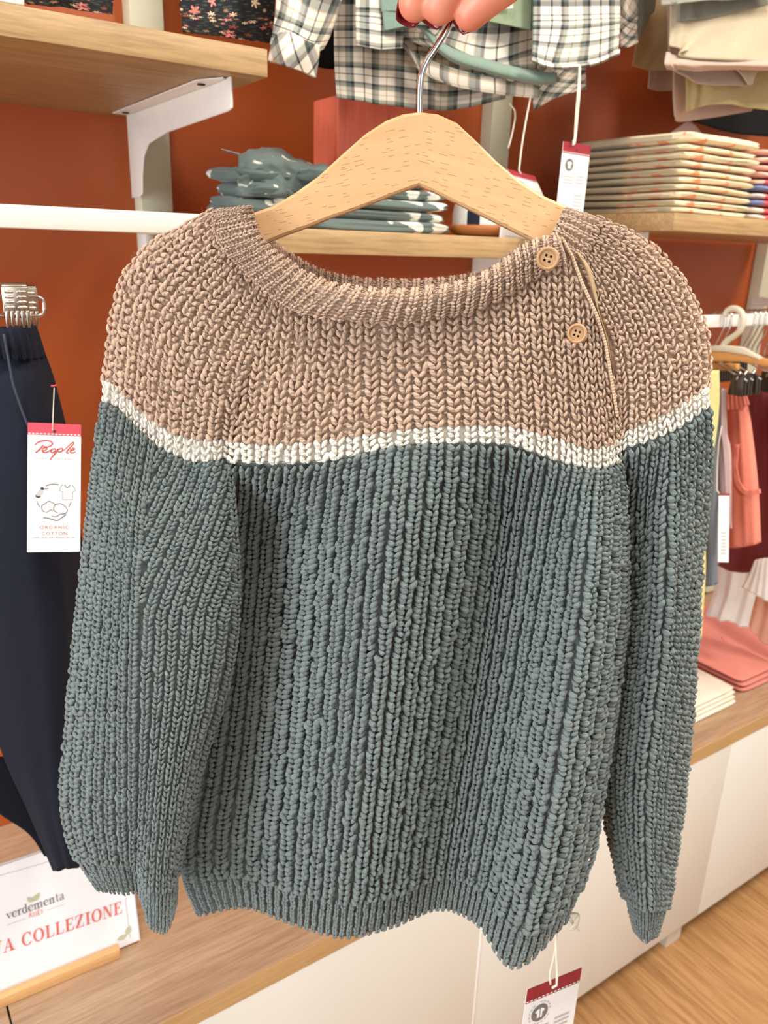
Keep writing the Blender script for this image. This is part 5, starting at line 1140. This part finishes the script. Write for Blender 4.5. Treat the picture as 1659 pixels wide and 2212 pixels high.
# the baseline runs from the picture edge to the right margin of the sheet
wa = SF.at(47, 2045); wb_ = SF.at(266, 1971); h_ = SF.at(262, 1946)[1]-wb_[1]
dx, dy = wb_[0]-wa[0], wb_[1]-wa[1]
O('lettering', flat(SF, word('COLLEZIONE', wa[0], wa[1], wb_[0], wb_[1], h_)+word('VA', wa[0]-dx*0.275, wa[1]-dy*0.275, wa[0]-dx*0.055, wa[1]-dy*0.055, h_)+word('NOV', wa[0]-dx*0.6, wa[1]-dy*0.6, wa[0]-dx*0.29, wa[1]-dy*0.29, h_)[0:0], .0006), M_SRED, sh, smooth=False, label='coral red serif lettering')
def lower(ch):
    t, n = .085, .04
    s_ = lambda x0, x1, y: [rect(x0, y-.03, x1, y+.03)]
    R = lambda pts, w_: ribbon(pts, w_, 5)
    if ch == 'v': return [[(.05, 1), (.24, 1), (.42, .18), (.36, 0)], [(.60, 1), (.66, 1), (.40, 0), (.36, 0)]]+s_(-.03, .32, .97)+s_(.50, .76, .97), .74
    if ch == 'e': return R([(.12, .55), (.62, .55), (.60, .80), (.38, 1.0), (.14, .80), (.10, .45), (.22, .12), (.45, .0), (.66, .18)], [.03, .03, .06, .04, .08, .09, .07, .04, .03]), .74
    if ch == 'r': return [rect(.12, 0, .28, 1)]+R([(.26, .62), (.40, .92), (.56, .98)], [.03, .05, .08])+s_(.0, .42, .03)+s_(0, .2, .97), .60
    if ch == 'd': return [rect(.52, 0, .67, 1.55)]+R([(.54, .85), (.34, 1.0), (.14, .75), (.12, .35), (.32, .0), (.54, .18)], [.03, .05, .08, .08, .05, .03])+s_(.38, .6, 1.52)+s_(.6, .80, .03), .84
    if ch in 'mn':
        g = [rect(.12, 0, .27, 1)]+s_(0, .4, .03)+s_(0, .2, .97); x = .12
        for k in range(2 if ch == 'm' else 1):
            g += R([(x+.14, .70), (x+.32, .97), (x+.46, .95), (x+.50, .70)], [.03, .05, .07, .075])+[rect(x+.425, 0, x+.575, .75)]+s_(x+.30, x+.70, .03); x += .45
        return g, x+.34
    if ch == 't': return [rect(.16, .1, .30, 1.35)]+s_(.02, .46, .97)+R([(.22, .14), (.32, .02), (.48, .12)], [.06, .05, .02]), .52
    if ch == 'a': return R([(.14, .82), (.34, 1.0), (.52, .85), (.53, .5), (.53, .1), (.68, .03)], [.05, .04, .07, .075, .07, .03])+R([(.53, .58), (.28, .52), (.12, .28), (.24, .02), (.52, .2)], [.03, .04, .08, .05, .03]), .76
M_VINK = plain('warm_grey_ink', (118, 108, 106), .5, noise=.02)
def lword(s, pa, pb, h):
    P = []; x = 0
    for c in s: g, a = lower(c); P += xform(g, 1, 1, x, 0); x += a
    d = np.array(pb)-np.array(pa); L = np.linalg.norm(d); d /= L; k = L/x; p = np.array([-d[1], d[0]])
    return [[(pa[0]+d[0]*a*k+p[0]*b_*h, pa[1]+d[1]*a*k+p[1]*b_*h) for a, b_ in q] for q in P]
va = SF.at(14, 1986); vb_ = SF.at(140, 1941); vh = (SF.at(139, 1929)[1]-vb_[1])
O('lettering', flat(SF, lword('verdementa', va, vb_, vh), .0006), M_VINK, sh, smooth=False, label='grey serif lower case lettering')
ka = SF.at(62, 1983); kb = SF.at(94, 1972); kd = np.array(kb)-np.array(ka); kL = np.linalg.norm(kd); kd /= kL; kp = np.array([-kd[1], kd[0]]); kh = vh*0.85
KID = [[(.02, 0), (.10, .8), (.18, 1.5)], [(.06, .3), (.22, .9), (.16, .5), (.26, .0)], [(.36, .9), (.33, .1), (.42, .05)], [(.62, .85), (.50, .8), (.48, .1), (.60, .1), (.68, .9), (.76, 1.6)], [(.70, 1.2), (.66, .1), (.74, .0)], [(.95, .85), (.85, .75), (.95, .35), (.84, .0)]]
P = []
for s_ in KID: P += ribbon([(ka[0]+kd[0]*x*kL+kp[0]*y*kh, ka[1]+kd[1]*x*kL+kp[1]*y*kh) for x, y in s_], .00028, 5)
O('lettering', flat(SF, P, .0006), M_SRED, sh, smooth=False, label='small coral script lettering')
dl = [SF.at(15, 1998), SF.at(55, 1983)], [SF.at(101, 1966), SF.at(138, 1953)]
O('rule_line', flat(SF, ribbon(dl[0], .0003)+ribbon(dl[1], .0003), .0006), M_LINK, sh, smooth=False)
M_LEAF = plain('leaf_print', (188, 190, 160), .5, noise=.03)
def leaf(a, b_, w_):
    a = np.array(a); b_ = np.array(b_); d = b_-a; p = np.array([-d[1], d[0]])*w_
    return [tuple(a+d*t+p*math.sin(math.pi*t**0.8)*s) for s, ts in ((1, np.linspace(0, 1, 9)), (-1, np.linspace(1, 0, 9)[1:-1])) for t in ts]
for a, c in (((71, 1947), (58, 1938)), ((71, 1947), (86, 1927)), ((275, 2019), (279, 1998)), ((274, 2020), (251, 2031))):
    O('leaf_emblem', flat(SF, [leaf(SF.at(*a), SF.at(*c), .28)], .0006), M_LEAF, sh, smooth=False)

# ------------------------------------------------------------------ garments on the right rail
RY = 0.80
def onx(X): return lambda x, y, d: onX(x, y, X+d)
def skirt(name, label, X, rows, m, cat, wave=(0.003, 1.5, 0.4), parts=(), thick=0.008, group='clothes on the right rail'):
    p0 = onX(rows[0][0][0], rows[0][0][1], X); o = thing(name, p0, label, cat, group)
    drape('body', rows, m, o, plane=onx(X), nv=50, nu=30, wave=wave, thick=thick)
    for nm, rw, mm, dX in parts: drape(nm, rw, mm, o, plane=onx(X+dX), nv=20, nu=30, wave=(0.0012, 5, 0), thick=0.003)
    return o
skirt('trousers', 'pale yellow trousers half hidden behind the right sleeve', 1.19, [[(1470, 800), (1500, 800, -.01), (1552, 800)], [(1440, 900), (1490, 900, -.01), (1550, 900)], [(1440, 1100), (1480, 1100, -.015), (1526, 1100)], [(1430, 1240), (1470, 1240, -.01), (1523, 1240)], [(1430, 1375), (1470, 1382, -.01), (1515, 1380)]], cloth('lemon_cotton', (240, 222, 150)), 'trousers')
skirt('trousers', 'slate grey trousers between the yellow pair and the lilac shorts', 1.216, [[(1500, 835), (1530, 838, -.01), (1556, 835)], [(1500, 1000), (1525, 1000, -.012), (1552, 1000)], [(1500, 1150), (1525, 1150, -.012), (1551, 1150)], [(1495, 1262), (1520, 1268, -.01), (1550, 1262)]], cloth('slate_twill', (112, 118, 126)), 'trousers')
skirt('shorts', 'lilac cotton shorts with a small hanging tag on the right rail', 1.24, [[(1545, 840), (1556, 838, -.012), (1569, 840)], [(1544, 920), (1556, 925, -.014), (1572, 930)], [(1548, 1000), (1562, 1000, -.012), (1581, 985)], [(1556, 1140), (1568, 1140, -.01), (1582, 1141)]], cloth('lilac_cotton', (196, 168, 166)), 'shorts')
M_COR = cloth('coral_fleece', (242, 142, 120))
skirt('shorts', 'coral fleece shorts with a ruffled pocket on the right rail', 1.30, [[(1568, 848), (1590, 846, -.012), (1607, 838)], [(1570, 930), (1595, 930, -.016), (1622, 905)], [(1566, 1050), (1600, 1050, -.016), (1638, 1045)], [(1570, 1184), (1605, 1182, -.012), (1644, 1172)]], M_COR, 'shorts', parts=(('waistband', [[(1568, 846), (1590, 844), (1606, 837)], [(1570, 886), (1594, 884), (1617, 874)]], M_COR, -.014), ('ruffle', [[(1588, 960), (1583, 1010), (1590, 1050), (1612, 1070), (1642, 1066)], [(1596, 960), (1592, 1010), (1600, 1045), (1616, 1060), (1640, 1056)]], M_COR, -.019)))
skirt('trousers', 'maroon trousers with a drawn waist at the right picture edge', 1.42, [[(1612, 826), (1640, 836, -.012), (1670, 840)], [(1614, 900), (1645, 910, -.014), (1690, 900)], [(1600, 1050), (1640, 1050, -.012), (1710, 1050)], [(1552, 1222), (1600, 1238, -.01), (1710, 1222)]], cloth('maroon_cotton', (126, 52, 58)), 'trousers')
skirt('skirt', 'white muslin skirt hanging below the shorts, left of the white top', 1.52, [[(1560, 1000), (1590, 1000), (1640, 1000)], [(1550, 1240), (1585, 1238, -.02), (1640, 1230)], [(1528, 1330), (1560, 1340, -.02), (1616, 1357)]], cloth('white_muslin', (226, 216, 210)), 'skirt', wave=(0.006, 2.5, .4))
skirt('blouse', 'bright white cotton top hanging at the right picture edge', 1.40, [[(1672, 840), (1720, 840), (1780, 840)], [(1668, 1000), (1720, 1000), (1780, 1000)], [(1664, 1208), (1720, 1206), (1780, 1205)], [(1664, 1300), (1720, 1325), (1780, 1340)]], cloth('bright_cotton', (244, 240, 236)), 'blouse', wave=(0.004, 2.0, .4), parts=(('short_sleeve', [[(1630, 1210), (1650, 1206), (1680, 1204)], [(1618, 1240), (1645, 1250), (1680, 1255)], [(1602, 1268), (1640, 1290), (1680, 1312)]], cloth('bright_cotton', (244, 240, 236)), -.012),))
skirt('skirt', 'peach skirt showing below the white top at the right edge', 1.66, [[(1620, 1100), (1660, 1100), (1720, 1100)], [(1620, 1290), (1660, 1290, -.015), (1720, 1290)], [(1618, 1340), (1640, 1385, -.01), (1720, 1410)]], cloth('peach_cotton', (226, 176, 148)), 'skirt', wave=(0.005, 1.6, .4))
X_ = 1.19
lt, frl, Wl, Hl = hang_tag('narrow white tag with crimson band hanging over the lilac shorts', (1549, 1066), (1572, 1066), (1551, 1214), None, [[onX(x, y, 1.215) for x, y in ((1559, 920), (1552, 960), (1549, 1010), (1548, 1058), (1556, 1070))]], None, f=facing(1560, 1140, Fof(onX(1549, 1066, X_))), style='front')
O('small_print', flat(frl, textlines(Wl*.25, Wl*.75, Hl*.45, Hl*.1, 7, 2)), M_LINK, lt, kind='stuff', smooth=False)
M_PLAS = plain('milky_plastic', (206, 196, 172), 0.35, noise=.02); M_HWD = wood('hanger_pine', (214, 158, 88), (186, 126, 62), 'Y', 1, rough=.45); M_SMOKE = plain('smoked_plastic', (52, 44, 36), 0.2, noise=.1)
# the near hanger: white plastic hook and shoulder over a wooden bar
h0 = thing('clothes_hanger', onX(1585, 700, 1.21), 'milky plastic hook hanger with a wooden bar on the right rail', 'hanger', 'hangers on the right rail')
hk = [(1566, 683), (1570, 672), (1580, 666), (1592, 667), (1602, 675), (1606, 688), (1604, 703), (1598, 716), (1586, 726), (1574, 733), (1564, 742), (1558, 755)]
b = MB(); b.tube([onX(x, y, 1.205) for x, y in lerp_poly(hk, np.linspace(0, 1, 36))], 0.0050, 12); O('hook', b.VF, M_PLAS, h0)
b = MB(); b.prism([onX(x, y, 1.20) for x, y in ((1530, 747), (1560, 746), (1600, 750), (1640, 772), (1640, 778), (1612, 768), (1566, 760), (1530, 758))], (0.012, 0, 0)); O('shoulder', b.VF, M_PLAS, h0, smooth='auto')
b = MB(); b.prism([onX(x, y, 1.202) for x, y in ((1520, 757), (1566, 760), (1615, 768), (1700, 786), (1700, 800), (1600, 782), (1520, 780))], (0.014, 0, 0)); O('wooden_bar', b.VF, M_HWD, h0, smooth='auto')
hh = thing('clothes_hanger', onX(1550, 800, 1.24), 'second wooden bar hanger just behind the milky plastic hook', 'hanger', 'hangers on the right rail')
b = MB(); b.prism([onX(x, y, 1.24) for x, y in ((1520, 784), (1590, 786), (1590, 800), (1520, 802))], (0.012, 0, 0)); O('wooden_bar', b.VF, M_HWD, hh, smooth='auto')
b = MB(); b.tube([onX(x, y, 1.246) for x, y in lerp_poly([(1562, 690), (1563, 682), (1572, 677), (1582, 680), (1584, 690), (1570, 720), (1560, 740), (1556, 786)], np.linspace(0, 1, 24))], 0.0014, 8); O('hook', b.VF, M_CHROME, hh)
# wire hangers crowding the rail, each with a smoked clip
NAMES = ['first', 'second', 'third', 'fourth', 'fifth', 'sixth', 'seventh', 'eighth', 'ninth']
for k, X in enumerate((1.215, 1.232, 1.255, 1.30, 1.315, 1.331, 1.347, 1.372, 1.39)):
    o = thing('wire_hanger', (X, RY, 1.366), 'chrome wire hanger with a smoked clip, %s from the left along the right rail' % NAMES[k], 'hanger', 'wire hangers on the right rail')
    y = RY+0.006; hk = [(X, y+.010, 1.352), (X, y+.010, 1.364), (X, y, 1.3685), (X, y-.012, 1.364), (X, y-.014, 1.345), (X, y-.006, 1.322), (X, y+.002, 1.305), (X, y+.003, 1.285)]
    b = MB(); b.tube(lerp_poly(hk, np.linspace(0, 1, 20)), 0.0014, 8); O('hook', b.VF, M_CHROME, o)
    b = MB(); b.tube([(X, y-.07, 1.262), (X, y-.04, 1.272), (X, y+.003, 1.286), (X, y+.05, 1.272), (X, y+.08, 1.262)], 0.0016, 8); O('crossbar', b.VF, M_CHROME, o)
    for dy in (-.055, .055):
        q = MB(); q.prism([(X-.006, y+dy-.010, 1.270), (X-.006, y+dy+.010, 1.270), (X-.006, y+dy+.013, 1.236), (X-.006, y+dy-.013, 1.236)], (0.005, 0, 0)); q.prism([(X+.002, y+dy-.010, 1.268), (X+.002, y+dy+.010, 1.268), (X+.002, y+dy+.013, 1.236), (X+.002, y+dy-.013, 1.236)], (0.005, 0, 0))
        c = O('clip', q.VF, M_SMOKE, o, smooth='auto')
        b = MB(); b.tube([(X-.007, y+dy, 1.262), (X, y+dy, 1.275), (X+.008, y+dy, 1.262)], 0.0018, 8); O('spring', b.VF, M_CHROME, c)

# ------------------------------------------------------------------ folded stacks on the counter at right
M_WTE = blotch('ivory_printed_jersey', (238, 228, 208), (216, 196, 196), 16.0, 0.66); M_SAL = cloth('salmon_jersey', (226, 140, 126))
zb = .5502
for i in range(4):
    folded('folded_shirt', (1.24, 1.475-0.004*(i % 2)), (0.785+.003*i, 1.03), (zb, zb+.0095), M_WTE, 'ivory shirt, %s of the pale stack on the counter' % ordinal(i, 4), 'folded clothes', 'ivory shirts on the counter', 1, seed=120+i, n=.12, wob=.0012); zb += .0096
zb = .5502
for i in range(3):
    folded('folded_shirt', (1.512, 1.80), (0.80+.004*i, 1.10), (zb, zb+.011), M_SAL, 'salmon garment, %s of the salmon stack on the counter' % ordinal(i, 3), 'folded clothes', 'salmon clothes on the counter', 1, seed=140+i, n=.12, wob=.0012); zb += .0111

# ------------------------------------------------------------------ the hand on the hook
def skin():
    t = NT('skin'); co = t.coord(); n = t.noise(co, 60.0, 3); f = t.noise(co, 700.0, 3)
    t.base(t.ramp(n, [(0.3, rgba((222, 134, 108))), (0.7, rgba((232, 152, 124)))])); t.rough(0.45)
    t.b.inputs['Subsurface Weight'].default_value = 0.25; t.b.inputs['Subsurface Radius'].default_value = (0.008, 0.003, 0.0015); t.b.inputs['Subsurface Scale'].default_value = 0.5
    t.bump(f, 0.12, 0.0005); return t.m
M_SKIN = skin(); M_NAIL = plain('dark_red_varnish', (120, 24, 38), 0.12, noise=.02)
HF = 0.512
def fpath(pts): return [pt(x, y, F) for x, y, F in pts]
FING = {
 'middle': ([(950, 12, .4985), (968, -22, .496), (1010, -78, .497), (1085, -160, .508), (1160, -235, .520)], [.0098, .0103, .0108, .0112, .0120]),
 'index': ([(896, 8, .502), (912, -40, .500), (962, -118, .502), (1050, -208, .512), (1135, -275, .522)], [.0092, .0098, .0102, .0108, .0118]),
 'ring': ([(1016, 30, .4975), (1052, -4, .494), (1112, -52, .494), (1176, -130, .506), (1215, -205, .518)], [.0088, .0098, .0104, .0108, .0116]),
 'little': ([(1120, -40, .500), (1150, -60, .494), (1190, -95, .496), (1232, -150, .508), (1255, -200, .518)], [.0080, .0086, .0090, .0095, .0105]),
 'thumb': ([(868, -66, .524), (905, -110, .528), (975, -190, .533), (1070, -285, .536), (1150, -310, .535)], [.0098, .0112, .0115, .0130, .0150])}
hd = MB()
def ball(c, r, n=14):
    V = [tuple(c+r*np.array([math.cos(a)*math.cos(b_), math.sin(a)*math.cos(b_), math.sin(b_)])) for b_ in np.linspace(-math.pi/2, math.pi/2, n) for a in np.linspace(0, 2*math.pi, n*2, endpoint=False)]
    m = n*2; F = [(i*m+j, i*m+(j+1) % m, (i+1)*m+(j+1) % m, (i+1)*m+j) for i in range(n-1) for j in range(m)]; return V, F
def limb(P, R):
    P = np.array(P); t = np.linspace(0, 1, len(P)); T = np.linspace(0, 1, (len(P)-1)*5+1); Q = hermite(t, P, T); R = np.interp(T, t, R)
    for q, r in zip(Q, R): hd.add(*ball(q, r, 10))
for nm, (p, r) in FING.items(): limb(fpath(p), r)
palm = [(1150, -250, .525), (1200, -230, .525), (1250, -220, .522), (1180, -300, .53), (1250, -290, .528), (1300, -290, .522), (1130, -290, .53)]
for x, y, F in palm: hd.add(*ball(pt(x, y, F), .017, 12))
limb(fpath([(1240, -280, .526), (1310, -330, .518), (1420, -420, .50), (1600, -560, .46)]), [.024, .024, .026, .032])
ho = O('hand', hd.VF, M_SKIN, origin=pt(1150, -250, .52), label='right hand with dark red nails holding the chrome hanger hook from above', cat='hand')
rm = ho.modifiers.new('skin_union', 'REMESH'); rm.mode = 'VOXEL'; rm.voxel_size = 0.0011; rm.use_smooth_shade = True
sm = ho.modifiers.new('soften', 'SMOOTH'); sm.factor = 0.5; sm.iterations = 6
def nail(tip, base, r, side, F):
    """curved plate on the far side of a fingertip, its free edge past the tip"""
    a = np.array(pt(*tip)); b_ = np.array(pt(*base)); d = (a-b_)/np.linalg.norm(a-b_); n = FWD*0.85+side*SIDE*0.5; n = n-d*(n @ d); n /= np.linalg.norm(n); s = np.cross(d, n)
    V = []; NA, NB = 9, 7
    for j in range(NB):
        t = j/(NB-1); along = -0.35*r+t*1.60*r; w_ = math.radians(62)*(1-0.25*max(0, t-.6)/.4)
        for i in range(NA):
            th = -w_+2*w_*i/(NA-1); rr = r*1.03*(1-0.28*max(0, t-0.35)**1.5); V.append(a+d*along*(1-0.10*(i/(NA-1)-.5)**2*4*t)+(n*math.cos(th)+s*math.sin(th))*rr)
    F = [(j*NA+i, j*NA+i+1, (j+1)*NA+i+1, (j+1)*NA+i) for j in range(NB-1) for i in range(NA-1)]
    o = O('nail', (np.array(V), F), M_NAIL, ho, label='dark red varnished nail'); sd = o.modifiers.new('thick', 'SOLIDIFY'); sd.thickness = 0.0006
nail((950, 12, .4985), (968, -22, .496), .0098, -0.5, 0); nail((896, 8, .502), (912, -40, .500), .0092, -0.6, 0); nail((1016, 30, .4975), (1052, -4, .494), .0088, -0.5, 0); nail((1120, -40, .5), (1150, -60, .494), .008, 0, 0); nail((868, -66, .524), (905, -110, .528), .0098, 0, 0)
